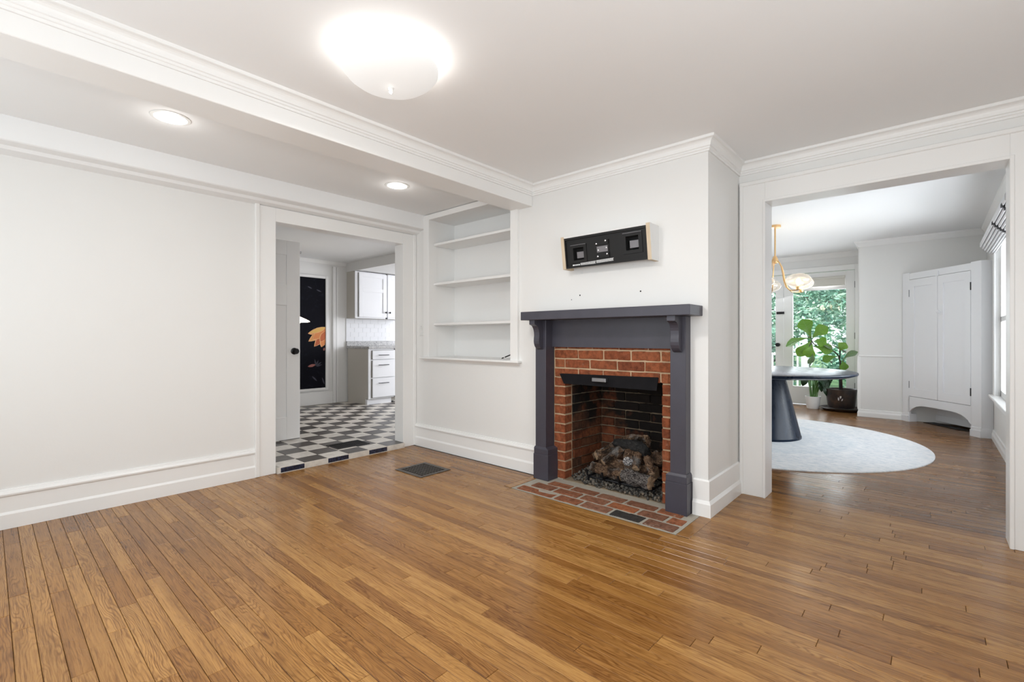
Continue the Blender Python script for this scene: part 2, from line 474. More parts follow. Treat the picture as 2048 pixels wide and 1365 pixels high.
# ------------------------------------------------------------------ mesh helpers
class B:
    """collects shapes into one bmesh"""
    def __init__(self):
        self.bm = bmesh.new()

    def box(self, x0, x1, y0, y1, z0, z1, bev=0.0, seg=1):
        r = bmesh.ops.create_cube(self.bm, size=1.0)
        vs = r['verts']
        for v in vs:
            v.co = Vector(((x0 + x1) / 2 + v.co.x * (x1 - x0), (y0 + y1) / 2 + v.co.y * (y1 - y0), (z0 + z1) / 2 + v.co.z * (z1 - z0)))
        if bev > 0:
            es = list({e for v in vs for e in v.link_edges})
            bmesh.ops.bevel(self.bm, geom=es, offset=bev, segments=seg, affect='EDGES', profile=0.5)
        return self

    def quadbox(self, a, b, thick_up=None):
        return self

    def hexa(self, pts):
        vs = [self.bm.verts.new(p) for p in pts]
        for f in ((0, 3, 2, 1), (4, 5, 6, 7), (0, 1, 5, 4), (1, 2, 6, 5), (2, 3, 7, 6), (3, 0, 4, 7)):
            self.bm.faces.new([vs[i] for i in f])
        return self

    def prism(self, pts, axis, a, b):
        """polygon pts (2-D) extruded along axis ('x','y','z') from a to b"""
        def put(p, t):
            if axis == 'x':
                return Vector((t, p[0], p[1]))
            if axis == 'y':
                return Vector((p[0], t, p[1]))
            return Vector((p[0], p[1], t))
        v0 = [self.bm.verts.new(put(p, a)) for p in pts]
        v1 = [self.bm.verts.new(put(p, b)) for p in pts]
        n = len(pts)
        self.bm.faces.new(v0)
        self.bm.faces.new(list(reversed(v1)))
        for i in range(n):
            self.bm.faces.new((v0[i], v0[(i + 1) % n], v1[(i + 1) % n], v1[i]))
        return self

    def loft(self, rings, caps=True, closed=True):
        vr = [[self.bm.verts.new(p) for p in r] for r in rings]
        n = len(rings[0])
        for a, b in zip(vr, vr[1:]):
            for i in range(n if closed else n - 1):
                self.bm.faces.new((a[i], a[(i + 1) % n], b[(i + 1) % n], b[i]))
        if caps and closed:
            self.bm.faces.new(list(reversed(vr[0])))
            self.bm.faces.new(vr[-1])
        return self

    def lathe(self, prof, c=(0, 0, 0), n=32, caps=True):
        rings = [[Vector((c[0] + r * math.cos(2 * math.pi * i / n), c[1] + r * math.sin(2 * math.pi * i / n), c[2] + z)) for i in range(n)] for r, z in prof]
        return self.loft(rings, caps)

    def tube(self, path, r, n=10, caps=True):
        path = [Vector(p) for p in path]
        rs = r if isinstance(r, (list, tuple)) else [r] * len(path)
        rings = []
        up = Vector((0, 0, 1))
        for i, p in enumerate(path):
            t = (path[min(i + 1, len(path) - 1)] - path[max(i - 1, 0)]).normalized()
            a = t.cross(up)
            if a.length < 1e-3:
                a = t.cross(Vector((1, 0, 0)))
            a.normalize()
            b = t.cross(a).normalized()
            rings.append([p + rs[i] * (math.cos(2 * math.pi * j / n) * a + math.sin(2 * math.pi * j / n) * b) for j in range(n)])
        return self.loft(rings, caps)

    def cyl(self, a, b, r, n=16):
        return self.tube([a, b], r, n)

    def sweep(self, prof, path, normals):
        """prof: (p outwards, z) pairs closed; path points (x,y) with miter normals (x,y)"""
        rings = [[Vector((x + nx * p, y + ny * p, z)) for p, z in prof] for (x, y), (nx, ny) in zip(path, normals)]
        return self.loft(rings)


def link(o):
    COL.objects.link(o)
    return o


def finish(name, b, material, parent=None, smooth=False, kind=None):
    bmesh.ops.recalc_face_normals(b.bm, faces=b.bm.faces)
    me = bpy.data.meshes.new(name)
    b.bm.to_mesh(me)
    b.bm.free()
    me.materials.append(material)
    if smooth:
        for p in me.polygons:
            p.use_smooth = True
        try:
            me.set_sharp_from_angle(angle=math.radians(40))
        except Exception:
            pass
    o = link(bpy.data.objects.new(name, me))
    if parent is not None:
        hang(o, parent)
    if kind:
        o['kind'] = kind
    return o


def world_of(o):
    m = o.matrix_basis.copy()
    while o.parent is not None:
        m = o.parent.matrix_basis @ o.matrix_parent_inverse @ m
        o = o.parent
    return m


def hang(o, parent):
    o.parent = parent
    o.matrix_parent_inverse = world_of(parent).inverted()


def thing(name, label, cat, loc, group=None):
    o = link(bpy.data.objects.new(name, None))
    o.empty_display_size = 0.1
    o.location = loc
    return tag(o, label, cat, group)


def tag(o, label, cat, group=None, kind=None):
    o['label'] = label
    o['category'] = cat
    if group:
        o['group'] = group
    if kind:
        o['kind'] = kind
    return o


def struct(name, b, material, label, cat, parent=None):
    o = finish(name, b, material, parent)
    return tag(o, label, cat, None, 'structure')


def part(name, b, material, parent, smooth=False):
    return finish(name, b, material, parent, smooth)


# ------------------------------------------------------------------ measures (metres)
XL, YB, XB, YO, ZC = -3.99, 2.96, -1.028, 3.58, 2.335      # left wall, back wall, chimney side, opening wall, ceiling
XR, YR = 1.0, -0.9                                         # right and rear walls behind the camera
KX = -7.234                                                # far kitchen wall
DX, DY, DR, DZ = 0.5, 8.19, 9.0, 2.45                      # dining: right wall, far wall, door wall, ceiling

# ------------------------------------------------------------------ room shell
b = B()
b.box(XL - 0.12, XL, YR, 1.557, -0.05, ZC)
b.box(XL - 0.12, XL, 2.812, 3.4, -0.05, ZC)
b.box(XL - 0.12, XL, 1.557, 2.812, 2.054, ZC)
struct('wall_left', b, M['wall'], 'plain off-white wall with the doorway to the tiled kitchen', 'wall')
b = B()
b.box(XL, -3.748, YB, YB + 0.05, 0, ZC)
b.box(-3.748, -2.64, YB, YB + 0.05, 0, 0.87)
b.box(-3.748, -2.64, YB, YB + 0.05, 2.277, ZC)
b.box(-2.64, -2.236, YB, YB + 0.05, 0, ZC)
b.box(-2.236, -1.231, YB, YB + 0.05, 1.24, ZC)
b.box(-1.231, XB, YB, YB + 0.05, 0, ZC)
struct('wall_back', b, M['wall'], 'off-white wall around the fireplace and the recessed shelves', 'wall')
b = B()
b.box(XB - 0.05, XB, YB + 0.05, YO + 0.02, 0, ZC)
struct('wall_chimney', b, M['wall'], 'narrow side face of the chimney breast', 'wall')
b = B()
b.box(XB - 0.05, -0.87, YO, YO + 0.14, 0, ZC + 0.15)
b.box(0.315, XR + 0.05, YO, YO + 0.14, 0, ZC + 0.15)
b.box(-0.87, 0.315, YO, YO + 0.14, 2.05, ZC + 0.15)
struct('wall_opening', b, M['wall'], 'off-white wall around the wide opening to the dining room', 'wall')
b = B()
b.box(XL - 0.12, -3.6, YR - 0.1, YR, 0, ZC)
b.box(-1.9, -1.6, YR - 0.1, YR, 0, ZC)
b.box(0.1, XR + 0.1, YR - 0.1, YR, 0, ZC)
b.box(-3.6, 0.1, YR - 0.1, YR, 0, 0.55)
b.box(-3.6, 0.1, YR - 0.1, YR, 2.12, ZC)
struct('wall_rear', b, M['wall'], 'off-white wall with two windows behind the viewer', 'wall')
b = B()
b.box(XR, XR + 0.1, YR, 0.2, 0, ZC)
b.box(XR, XR + 0.1, 1.6, YO + 0.1, 0, ZC)
b.box(XR, XR + 0.1, 0.2, 1.6, 0, 0.6)
b.box(XR, XR + 0.1, 0.2, 1.6, 2.15, ZC)
struct('wall_right', b, M['wall'], 'off-white side wall with one window outside the view', 'wall')
b = B()
b.box(XL - 0.12, XR + 0.1, YR - 0.1, YO + 0.02, ZC, ZC + 0.12)
struct('ceiling', b, M['ceil'], 'flat white ceiling of the empty living room', 'ceiling')
# beam and soffit
b = B()
b.box(-2.64, -2.424, YR, YB, 2.168, ZC, 0.003)
struct('ceiling_beam', b, M['trim'], 'white boxed beam with crown moulding crossing the ceiling', 'beam')
b = B()
b.prism([(XL, ZC), (-3.822, ZC), (-3.822, 2.203), (-3.83, 2.197), (-3.90, 2.190), (-3.915, 2.172), (XL, 2.156)], 'y', YR, YB)
struct('ceiling_soffit', b, M['ceil'], 'white boxed soffit along the top of the left wall', 'soffit')


def arc(cx, cz, r, a0, a1, n):
    return [(cx + r * math.cos(math.radians(a0 + (a1 - a0) * i / n)), cz + r * math.sin(math.radians(a0 + (a1 - a0) * i / n))) for i in range(n + 1)]


CROWN = [(0, 2.250), (0.009, 2.250), (0.010, 2.262), (0.015, 2.265), (0.015, 2.276), (0.021, 2.279)] + \
        [(0.048 - 0.027 * math.cos(math.radians(90 * i / 5)), 2.281 + 0.036 * math.sin(math.radians(90 * i / 5))) for i in range(6)] + \
        [(0.052, 2.319), (0.052, ZC), (0, ZC)]
b = B()
b.sweep(CROWN, [(-2.424, YR), (-2.424, YB), (XB, YB), (XB, YO), (XR, YO)],
        [(1, 0), (1, -1), (1, -1), (1, -1), (0, -1)])
struct('trim_1', b, M['trim'], 'white crown moulding around the ceiling above the mantel', 'moulding')

BASE = [(0, 0), (0.022, 0), (0.022, 0.082), (0.014, 0.094), (0.012, 0.096), (0.012, 0.187), (0.022, 0.190), (0.024, 0.200), (0.018, 0.211), (0.012, 0.214), (0.010, 0.224), (0, 0.226)]
BASE2 = [(0, 0), (0.022, 0), (0.022, 0.078), (0.012, 0.096), (0.010, 0.098), (0.010, 0.216), (0.004, 0.224), (0, 0.224)]
b = B()
b.sweep(BASE, [(XL, YR), (XL, 1.416)], [(1, 0), (1, 0)])
struct('baseboard_left', b, M['trim'], 'tall white baseboard with cap along the left wall', 'baseboard')
b = B()
b.sweep(BASE, [(XL + 0.02, YB), (-2.345, YB)], [(0, -1), (0, -1)])
struct('baseboard_back', b, M['trim'], 'tall white baseboard with cap under the recessed shelves', 'baseboard')
b = B()
b.sweep(BASE2, [(-1.118, YB), (XB, YB), (XB, YO - 0.02)], [(0, -1), (1, -1), (1, 0)])
struct('baseboard_chimney', b, M['trim'], 'white baseboard wrapping the chimney breast corner', 'baseboard')

# kitchen doorway casing
b = B()
f = XL + 0.02
b.box(XL, f, 1.445, 1.569, 0, 2.156, 0.002)
b.box(XL, f + 0.008, 1.414, 1.447, 0, 2.165, 0.004)
b.box(XL, f, 2.80, 2.935, 0, 2.156, 0.002)
b.box(XL, f + 0.008, 2.925, 2.958, 0, 2.16, 0.004)
b.box(XL, f - 0.001, 1.569, 2.80, 2.045, 2.156, 0.002)
b.box(XL - 0.122, XL + 0.001, 1.557, 1.569, 0.0, 2.052)
b.box(XL - 0.122, XL + 0.001, 2.80, 2.812, 0.0, 2.052)
b.box(XL - 0.122, XL + 0.001, 1.569, 2.80, 2.045, 2.054)
struct('trim_2', b, M['trim'], 'white casing around the doorway to the checkered kitchen', 'casing')
# dining opening casing
b = B()
f = YO - 0.02
b.box(-1.012, -0.856, f, YO, 0, 2.19, 0.002)
b.box(0.302, 0.47, f, YO, 0, 2.19, 0.002)
b.box(-0.856, 0.302, f, YO, 2.036, 2.19, 0.002)
b.box(-1.02, 0.49, f - 0.012, YO, 2.165, 2.192, 0.004)
b.box(-1.018, -0.995, f - 0.008, YO, 0, 2.19, 0.003)
b.box(-0.870, -0.854, f - 0.006, YO + 0.155, 0, 2.052, 0.002)
b.box(0.300, 0.318, f - 0.006, YO + 0.155, 0, 2.052, 0.002)
b.box(-0.856, 0.302, f - 0.006, YO + 0.155, 2.034, 2.052, 0.002)
b.box(-1.012, -0.865, YO + 0.14, YO + 0.16, 0, 2.19)
b.box(0.312, 0.45, YO + 0.14, YO + 0.16, 0, 2.19)
b.box(-1.012, 0.45, YO + 0.14, YO + 0.16, 2.04, 2.19)
struct('trim_3', b, M['trim'], 'white casing around the wide opening to the dining room', 'casing')


# ------------------------------------------------------------------ floors
def depth_px(x, y):
    d = -math.sin(YAW) * x + math.cos(YAW) * y
    if d < 0.2:
        return d, -1
    return d, 1024 + 941.2 * (math.cos(YAW) * x + math.sin(YAW) * y) / d


def in_view(x0, x1, y):
    for i in range(7):
        d, px = depth_px(x0 + (x1 - x0) * i / 6, y)
        if d > 1.45 and -10 < px < 2060:
            return True
    return False


b = B()
b.box(XL - 0.02, XR, YR, 2.575, -0.06, -0.004)
b.box(XL - 0.02, -2.31, 2.575, YB + 0.01, -0.06, -0.004)
b.box(-1.07, XR, 2.575, YO + 0.15, -0.06, -0.004)
floor = struct('floor', b, M['gap'], 'worn golden oak strip floor of the empty living room', 'floor')


def plank(bb, x0, x1, y0, y1):
    """board with eased edges, its top very slightly cupped"""
    g, e, t = 0.0007, 0.0012, random.uniform(-0.0003, 0.0003)
    xa, xb, ya, yb = x0 + g, x1 - g, y0 + g, y1 - g
    tops = [(xa + e, ya + e), (xb - e, ya + e), (xb - e, yb - e), (xa + e, yb - e)]
    mids = [(xa, ya), (xb, ya), (xb, yb), (xa, yb)]
    bm = bb.bm
    vt = [bm.verts.new((x, y, t)) for x, y in tops]
    vm = [bm.verts.new((x, y, t - 0.0013)) for x, y in mids]
    vb = [bm.verts.new((x, y, -0.02)) for x, y in mids]
    bm.faces.new(vt)
    for i in range(4):
        j = (i + 1) % 4
        bm.faces.new((vm[i], vm[j], vt[j], vt[i]))
        bm.faces.new((vb[i], vb[j], vm[j], vm[i]))


PW = 0.0595
rest = B()
cand = []
y = -0.9 + 0.013
while y < YO + 0.15:
    y1 = min(y + PW, YO + 0.155)
    spans = [(XL + 0.002, XR - 0.005)]
    if y1 > YB:
        spans = [(XB + 0.001, XR - 0.005)]
    elif y1 > 2.575:
        spans = [(XL + 0.002, -2.372), (-0.995, XR - 0.005)]
    for (a, c) in spans:
        x = a
        first = random.uniform(0.15, 1.0)
        while x < c - 0.001:
            L = first if first else random.choice((0.35, 0.5, 0.62, 0.75, 0.9, 1.1, 1.35, 1.7))
            first = 0
            x1 = x + L
            if c - x1 < 0.18:
                x1 = c
            cand.append((x, min(x1, c), y, y1))
            x = x1
    y += PW
cand_v = [q for q in cand if in_view(q[0], q[1], (q[2] + q[3]) / 2)]
cand_v.sort(key=lambda q: -(q[1] - q[0]) / depth_px((q[0] + q[1]) / 2, q[2])[0] ** 2 if depth_px((q[0] + q[1]) / 2, q[2])[0] > 0.3 else -99)
keep = set(cand_v[:288])
for q in cand:
    if q in keep:
        bb = B()
        plank(bb, *q)
        part('plank', bb, M['oak'], floor)
    else:
        plank(rest, *q)
bb = B()
plank(bb, -1.070, -0.995, 2.575, 2.945)
part('plank', bb, M['oak'], floor)
bb = B()
plank(bb, -2.372, -2.312, 2.575, 2.945)
part('plank', bb, M['oak'], floor)
o = part('plank', rest, M['oak'], floor)
o['kind'] = 'stuff'

b = B()
b.box(-3.2, DX, YO + 0.15, DR, -0.06, -0.004)
floor_d = struct('floor_dining', b, M['gap'], 'oak strip floor of the dining room, dim light put into its colour', 'floor')
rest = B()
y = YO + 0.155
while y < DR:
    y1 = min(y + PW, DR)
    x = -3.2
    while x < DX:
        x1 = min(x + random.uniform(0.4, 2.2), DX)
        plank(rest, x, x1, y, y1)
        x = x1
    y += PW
o = part('plank', rest, M['oakdim'], floor_d)
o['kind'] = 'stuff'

# kitchen: checkered tiles, each its own piece
KZ = 0.05
b = B()
b.box(KX, -3.948, 0.3, 7.0, -0.06, KZ - 0.003)
b.box(KX, -3.948, 1.575, 2.797, -0.06, KZ - 0.003)
b2 = B()
b2.box(KX, -4.112, 0.3, 7.0, -0.06, KZ - 0.003)
b2.box(-4.2, -3.945, 1.570, 2.799, 0.0, KZ - 0.003)
b.bm.free()
floor_k = struct('floor_kitchen', b2, M['grout'], 'black and white checkered tile floor of the kitchen', 'floor')


def tile_mesh(name, sx, sy, h, m):
    bb = B()
    bb.box(-sx / 2, sx / 2, -sy / 2, sy / 2, -0.008, h)
    top = [e for e in bb.bm.edges if all(v.co.z > h - 1e-5 for v in e.verts)]
    bmesh.ops.bevel(bb.bm, geom=top, offset=0.0018, segments=1, affect='EDGES')
    bmesh.ops.recalc_face_normals(bb.bm, faces=bb.bm.faces)
    me = bpy.data.meshes.new(name)
    bb.bm.to_mesh(me)
    bb.bm.free()
    me.materials.append(m)
    return me


def piece(name, me, parent, loc, rot=(0, 0, 0), scale=(1, 1, 1)):
    o = link(bpy.data.objects.new(name, me))
    o.location, o.rotation_euler, o.scale = loc, rot, scale
    hang(o, parent)
    return o


T = 0.201
TM = [tile_mesh('tile_white', T - 0.005, T - 0.005, 0.0, M['tilewhite']), tile_mesh('tile_dark', T - 0.005, T - 0.005, 0.0, M['tiledark'])]
TM0 = [tile_mesh('tile_white_edge', 0.180, T - 0.005, 0.0, M['tilewhite']), tile_mesh('tile_dark_edge', 0.180, T - 0.005, 0.0, M['tiledark'])]
Y0 = 1.593
ktop = KZ + 0.001
nt = 0
for i in range(0, 16):
    xc = -4.0385 if i == 0 else -4.131 - T * (i - 0.5)
    for j in range(-4, 16):
        yc = Y0 + T * (j + 0.5)
        if i == 0 and not (-1 < j < 6):
            continue
        if xc < KX + 0.05 or yc > 5.0:
            continue
        if i == 1 and j < -2:
            continue
        d, px = depth_px(xc, yc)
        if not (520 < px < 825):
            continue
        me = (TM0 if i == 0 else TM)[(i + j) % 2]
        piece('tile', me, floor_k, (xc, yc, ktop))
        nt += 1
# riser tiles under the kitchen step
for j in range(6):
    dark = j % 2 == 0
    y0, y1 = Y0 + T * j, Y0 + T * (j + 1)
    bb = B()
    bb.box(-3.946, -3.940, y0 + 0.004, y1 - 0.004, 0.006, KZ - 0.006 if dark else KZ - 0.001, 0.001)
    part('riser_tile', bb, M['tileblue'] if dark else M['tilewhite'], floor_k)
bb = B()
bb.box(-3.948, -3.9425, 1.571, 2.798, 0.0, KZ)
part('riser_grout', bb, M['tilewhite'], floor_k)

# kitchen shell
b = B()
b.box(KX - 0.1, KX, 0.2, 7.1, 0, ZC)
struct('wall_kitchen_far', b, M['wall'], 'white kitchen wall holding the dark floral mural', 'wall')
b = B()
b.box(KX, -4.11, 0.2, 0.3, 0, ZC)
struct('wall_kitchen_near', b, M['wall'], 'hidden white end wall of the kitchen', 'wall')
b = B()
b.box(KX, -6.0, 7.0, 7.1, 0, ZC)
b.box(-4.4, -4.11, 7.0, 7.1, 0, ZC)
b.box(-6.0, -4.4, 7.0, 7.1, 0, 0.85)
b.box(-6.0, -4.4, 7.0, 7.1, 2.15, ZC)
struct('wall_kitchen_window', b, M['wall'], 'white kitchen wall with a hidden window', 'wall')
b = B()
b.box(-4.11, -3.99, 3.4, 7.1, 0, ZC)
struct('wall_kitchen_side', b, M['wall'], 'hidden white kitchen wall behind the shelves', 'wall')
b = B()
b.box(KX - 0.1, XL - 0.10, 0.2, 7.1, ZC, ZC + 0.1)
struct('ceiling_kitchen', b, M['ceil'], 'plain white ceiling of the kitchen', 'ceiling')
b = B()
b.box(KX, -4.6, 3.975, 7.0, 2.20, ZC)
b.box(KX, -4.6, 3.970, 3.985, 2.187, 2.205)
struct('ceiling_bulkhead', b, M['wall'], 'beige-shaded bulkhead above the kitchen wall cabinet', 'soffit')
b = B()
b.sweep([(0, 2.285), (0.01, 2.285), (0.035, 2.325), (0.035, ZC), (0, ZC)], [(KX, 0.3), (KX, 3.97)], [(1, 0), (1, 0)])
b.box(KX, KX + 0.03, 3.735, 3.79, KZ, 2.25, 0.004)
b.box(KX, KX + 0.02, 3.80, 3.83, KZ, 2.25, 0.003)
b.box(KX, KX + 0.022, 2.3, 3.735, KZ, 0.25, 0.003)
struct('trim_4', b, M['trim'], 'white moulding and post on the far kitchen wall', 'moulding')

# ------------------------------------------------------------------ kitchen contents
mur = thing('floral_mural', 'black floral wall panel with orange flower in white frame, seen through kitchen doorway', 'wall panel', (KX, 3.1, 0.31))
M['mural'] = mat('mural_black', (0.006, 0.006, 0.010), 0.75, spec=0.12)
k = N(M['mural'])
k.color(k.mix(k.ramp(k.noise(k.mapping(k.pos(), (1, 1, 1)), 5, 5, 0.7, 2.0), [(0.55, (0, 0, 0)), (0.8, (1, 1, 1))]), (0.005, 0.005, 0.009), (0.018, 0.022, 0.036)))
M['petal'] = mat('mural_petal', (0.6, 0.17, 0.04), 0.6)
k = N(M['petal'])
k.color(k.ramp(k.rnd(), [(0.0, (0.42, 0.07, 0.02)), (0.4, (0.66, 0.18, 0.04)), (0.8, (0.75, 0.30, 0.09)), (1.0, (0.72, 0.38, 0.10))]))
M['petaledge'] = mat('mural_petal_edge', (0.80, 0.42, 0.18), 0.6)
M['petalgold'] = mat('mural_petal_gold', (0.72, 0.42, 0.10), 0.6)
M['murleaf'] = mat('mural_leaf_dim', (0.035, 0.035, 0.055), 0.6)
M['murpink'] = mat('mural_pink', (0.34, 0.12, 0.10), 0.6)
bb = B()
bb.box(KX, KX + 0.012, 2.6, 3.614, 0.31, 2.043)
part('panel', bb, M['mural'], mur)
bb = B()
bb.box(KX, KX + 0.03, 3.614, 3.66, 0.27, 2.085, 0.004)
bb.box(KX, KX + 0.03, 2.56, 2.6, 0.27, 2.085, 0.004)
bb.box(KX, KX + 0.028, 2.6, 3.614, 2.043, 2.085, 0.004)
bb.box(KX, KX + 0.028, 2.6, 3.614, 0.27, 0.31, 0.004)
part('frame', bb, M['trim'], mur)


def petal(y0, z0, y1, z1, w, m, lift, name='petal'):
    """flat printed petal, from base to tip"""
    bb = B()
    a, t = Vector((y0, z0)), Vector((y1, z1))
    d = t - a
    nrm = Vector((-d.y, d.x)).normalized() * w
    pts = []
    for s, k2 in ((0, 0.25), (0.2, 0.75), (0.45, 1.0), (0.7, 0.8), (0.88, 0.4), (1, 0.0)):
        pts.append(a + d * s + nrm * k2)
    for s, k2 in ((0.88, -0.4), (0.7, -0.8), (0.45, -1.0), (0.2, -0.75), (0, -0.25)):
        pts.append(a + d * s + nrm * k2)
    for pp in pts:
        pp.x = min(pp.x, 3.612)
    bb.prism([(p.x, p.y) for p in pts], 'x', KX + 0.0122, KX + 0.0124 + lift)
    return part(name, bb, m, mur)


lf = 0.0
for (y0, z0, y1, z1, w, e) in ((3.62, 1.235, 3.335, 1.165, 0.045, 'p'), (3.60, 1.22, 3.34, 1.045, 0.05, 'p'), (3.62, 1.18, 3.43, 0.965, 0.05, 'p'),
                               (3.60, 1.12, 3.545, 0.955, 0.045, 'p'), (3.62, 1.25, 3.40, 1.075, 0.062, 'p'), (3.63, 1.20, 3.52, 1.035, 0.05, 'p'), (3.62, 1.265, 3.33, 1.17, 0.032, 'g')):
    lf += 0.0012
    petal(y0, z0, y1, z1, w + 0.008, M['petaledge'], lf - 0.0005)
    petal(y0, z0, y1 + 0.012, z1 + 0.008, w, M['petalgold'] if e == 'g' else M['petal'], lf)
for (y0, z0, y1, z1, w, m) in ((3.45, 0.68, 3.33, 0.655, 0.022, 'murpink'), (3.46, 0.66, 3.50, 0.75, 0.012, 'murleaf'), (3.46, 0.66, 3.44, 0.77, 0.012, 'murleaf'),
                               (3.47, 0.66, 3.55, 0.72, 0.012, 'murleaf'), (3.47, 0.65, 3.56, 0.68, 0.010, 'murleaf'), (3.612, 0.94, 3.58, 0.90, 0.02, 'murpink'),
                               (3.40, 0.50, 3.48, 0.42, 0.012, 'murleaf'), (3.56, 0.47, 3.60, 0.36, 0.012, 'murleaf'), (3.33, 1.90, 3.40, 1.87, 0.010, 'murleaf'), (3.47, 1.86, 3.55, 1.83, 0.010, 'murleaf')):
    petal(y0, z0, y1, z1, w, M[m], 0.0004, 'leaf')

pl = thing('pendant_lamp', 'glowing white glass pendant lamp in front of the dark mural', 'lamp', (-6.2, 2.70, 1.28))
bb = B()
bb.lathe([(0.010, 0.150), (0.030, 0.145), (0.034, 0.115), (0.05, 0.095), (0.12, 0.062), (0.165, 0.038), (0.172, 0.028), (0.150, 0.022), (0.06, 0.018), (0.045, 0.0), (0.035, -0.012), (0.0005, -0.014)], (-6.2, 2.70, 1.285))
part('shade', bb, M['opal'], pl, True)
bb = B()
bb.cyl((-6.2, 2.70, 1.42), (-6.2, 2.70, 2.32), 0.004, 8)
part('cord', bb, M['satin'], pl)
bb = B()
bb.lathe([(0.05, 0), (0.05, 0.012), (0.03, 0.02)], (-6.2, 2.70, ZC - 0.02))
part('canopy', bb, M['satin'], pl)

door = thing('door_1', 'white panelled door with round black knob standing open inside the kitchen doorway', 'door', (-4.87, 1.4, KZ))
door['kind'] = 'structure'
dx0, dx1 = -4.905, -4.87
bb = B()
bb.box(dx0, dx1 - 0.010, 1.30, 2.165, 0.07, 2.085)
for (ya, yb_, za, zb) in ((2.03, 2.165, 0.07, 2.085), (1.30, 1.43, 0.07, 2.085), (1.43, 2.03, 0.07, 0.30), (1.43, 2.03, 1.94, 2.085), (1.43, 2.03, 1.43, 1.64)):
    bb.box(dx1 - 0.011, dx1, ya, yb_, za, zb, 0.002)
part('leaf', bb, M['trim'], door)
bb = B()
bb.tube([(dx1 + 0.0, 2.105, 0.965), (dx1 + 0.004, 2.105, 0.965), (dx1 + 0.008, 2.105, 0.965)], [0.034, 0.034, 0.028], 20)
bb.tube([(dx1 + 0.008, 2.105, 0.965), (dx1 + 0.03, 2.105, 0.965), (dx1 + 0.04, 2.105, 0.965), (dx1 + 0.055, 2.105, 0.965), (dx1 + 0.066, 2.105, 0.965), (dx1 + 0.068, 2.105, 0.965)], [0.011, 0.011, 0.024, 0.029, 0.022, 0.006], 20)
part('knob', bb, M['satin'], door, True)
bb = B()
bb.box(dx0 + 0.006, dx1 - 0.006, 2.165, 2.168, 0.94, 0.99)
part('latch_plate', bb, M['silver'], door)
bb = B()
bb.box(dx0 - 0.01, dx1 + 0.004, 2.165, 2.178, 1.975, 1.995)
part('hook', bb, M['silver'], door)

uc = thing('wall_cabinet', 'white kitchen wall cabinet with two black-knobbed doors', 'cabinet', (-7.1, 4.5, 1.42))
bb = B()
bb.box(KX, -6.985, 3.988, 5.3, 1.423, 2.187)
part('carcass', bb, M['cabside'], uc)
bb = B()
bb.box(-6.985, -6.963, 3.986, 4.035, 1.423, 2.187, 0.001)
bb.box(-6.985, -6.963, 4.035, 5.3, 1.423, 1.445, 0.001)
bb.box(-6.985, -6.963, 4.035, 5.3, 2.165, 2.187, 0.001)
bb.box(-6.985, -6.963, 4.552, 4.592, 1.423, 2.187, 0.001)
part('face_frame', bb, M['cab'], uc)
for (a, c, kn) in ((4.045, 4.562, 4.535), (4.582, 5.10, 4.612)):
    bb = B()
    bb.box(-6.962, -6.950, a, c, 1.445, 2.17)
    for (ya, yb_, za, zb) in ((a, a + 0.07, 1.445, 2.17), (c - 0.07, c, 1.445, 2.17), (a + 0.07, c - 0.07, 1.445, 1.515), (a + 0.07, c - 0.07, 2.10, 2.17), (a + 0.07, c - 0.07, 1.86, 1.92)):
        bb.box(-6.951, -6.940, ya, yb_, za, zb, 0.001)
    dr = part('door', bb, M['cab'], uc)
    bb = B()
    bb.tube([(-6.940, kn, 1.53), (-6.925, kn, 1.53), (-6.918, kn, 1.53), (-6.908, kn, 1.53), (-6.905, kn, 1.53)], [0.006, 0.006, 0.016, 0.016, 0.008], 14)
    part('knob', bb, M['satin'], dr, True)

bc = thing('base_cabinet', 'white kitchen base cabinet with three drawers under granite counter', 'cabinet', (-6.9, 4.5, KZ))
bb = B()
bb.box(KX + 0.04, -6.58, 3.985, 5.3, 0.145, 0.93)
bb.box(KX + 0.04, -6.64, 3.985, 5.3, KZ, 0.145)
part('carcass', bb, M['cabside'], bc)
bb = B()
bb.box(-6.65, -6.597, 3.982, 4.42, KZ, 0.135, 0.002)
part('toe_kick', bb, M['cab'], bc)
bb = B()
bb.box(-6.58, -6.562, 3.983, 4.026, 0.14, 0.93, 0.001)
bb.box(-6.58, -6.562, 4.026, 5.3, 0.905, 0.93, 0.001)
bb.box(-6.58, -6.562, 4.026, 5.3, 0.14, 0.155, 0.001)
bb.box(-6.58, -6.562, 4.445, 4.49, 0.14, 0.93, 0.001)
bb.box(-6.58, -6.562, 4.026, 4.45, 0.74, 0.76, 0.001)
bb.box(-6.58, -6.562, 4.026, 4.45, 0.455, 0.475, 0.001)
part('face_frame', bb, M['cab'], bc)
for (za, zb, hz) in ((0.762, 0.90, 0.828), (0.475, 0.745, 0.672), (0.16, 0.46, 0.385)):
    bb = B()
    bb.box(-6.561, -6.542, 4.045, 4.45, za, zb, 0.003)
    dr = part('drawer', bb, M['cab'], bc)
    bb = B()
    bb.cyl((-6.512, 4.140, hz), (-6.512, 4.325, hz), 0.0055, 10)
    bb.cyl((-6.542, 4.155, hz), (-6.512, 4.155, hz), 0.004, 8)
    bb.cyl((-6.542, 4.310, hz), (-6.512, 4.310, hz), 0.004, 8)
    part('handle', bb, M['satin'], dr)
bb = B()
bb.box(-6.63, -6.605, 4.415, 4.425, KZ, 0.15)
bb.cyl((-6.617, 4.40, KZ + 0.012), (-6.617, 4.47, KZ + 0.012), 0.01, 8)
part('levelling_leg', bb, M['satin'], bc)
bb = B()
bb.box(KX + 0.02, -6.53, 3.972, 5.3, 0.93, 0.968, 0.004)
bb.box(KX + 0.005, KX + 0.03, 3.972, 5.3, 0.968, 1.045, 0.003)
o = finish('countertop', bb, M['granite'])
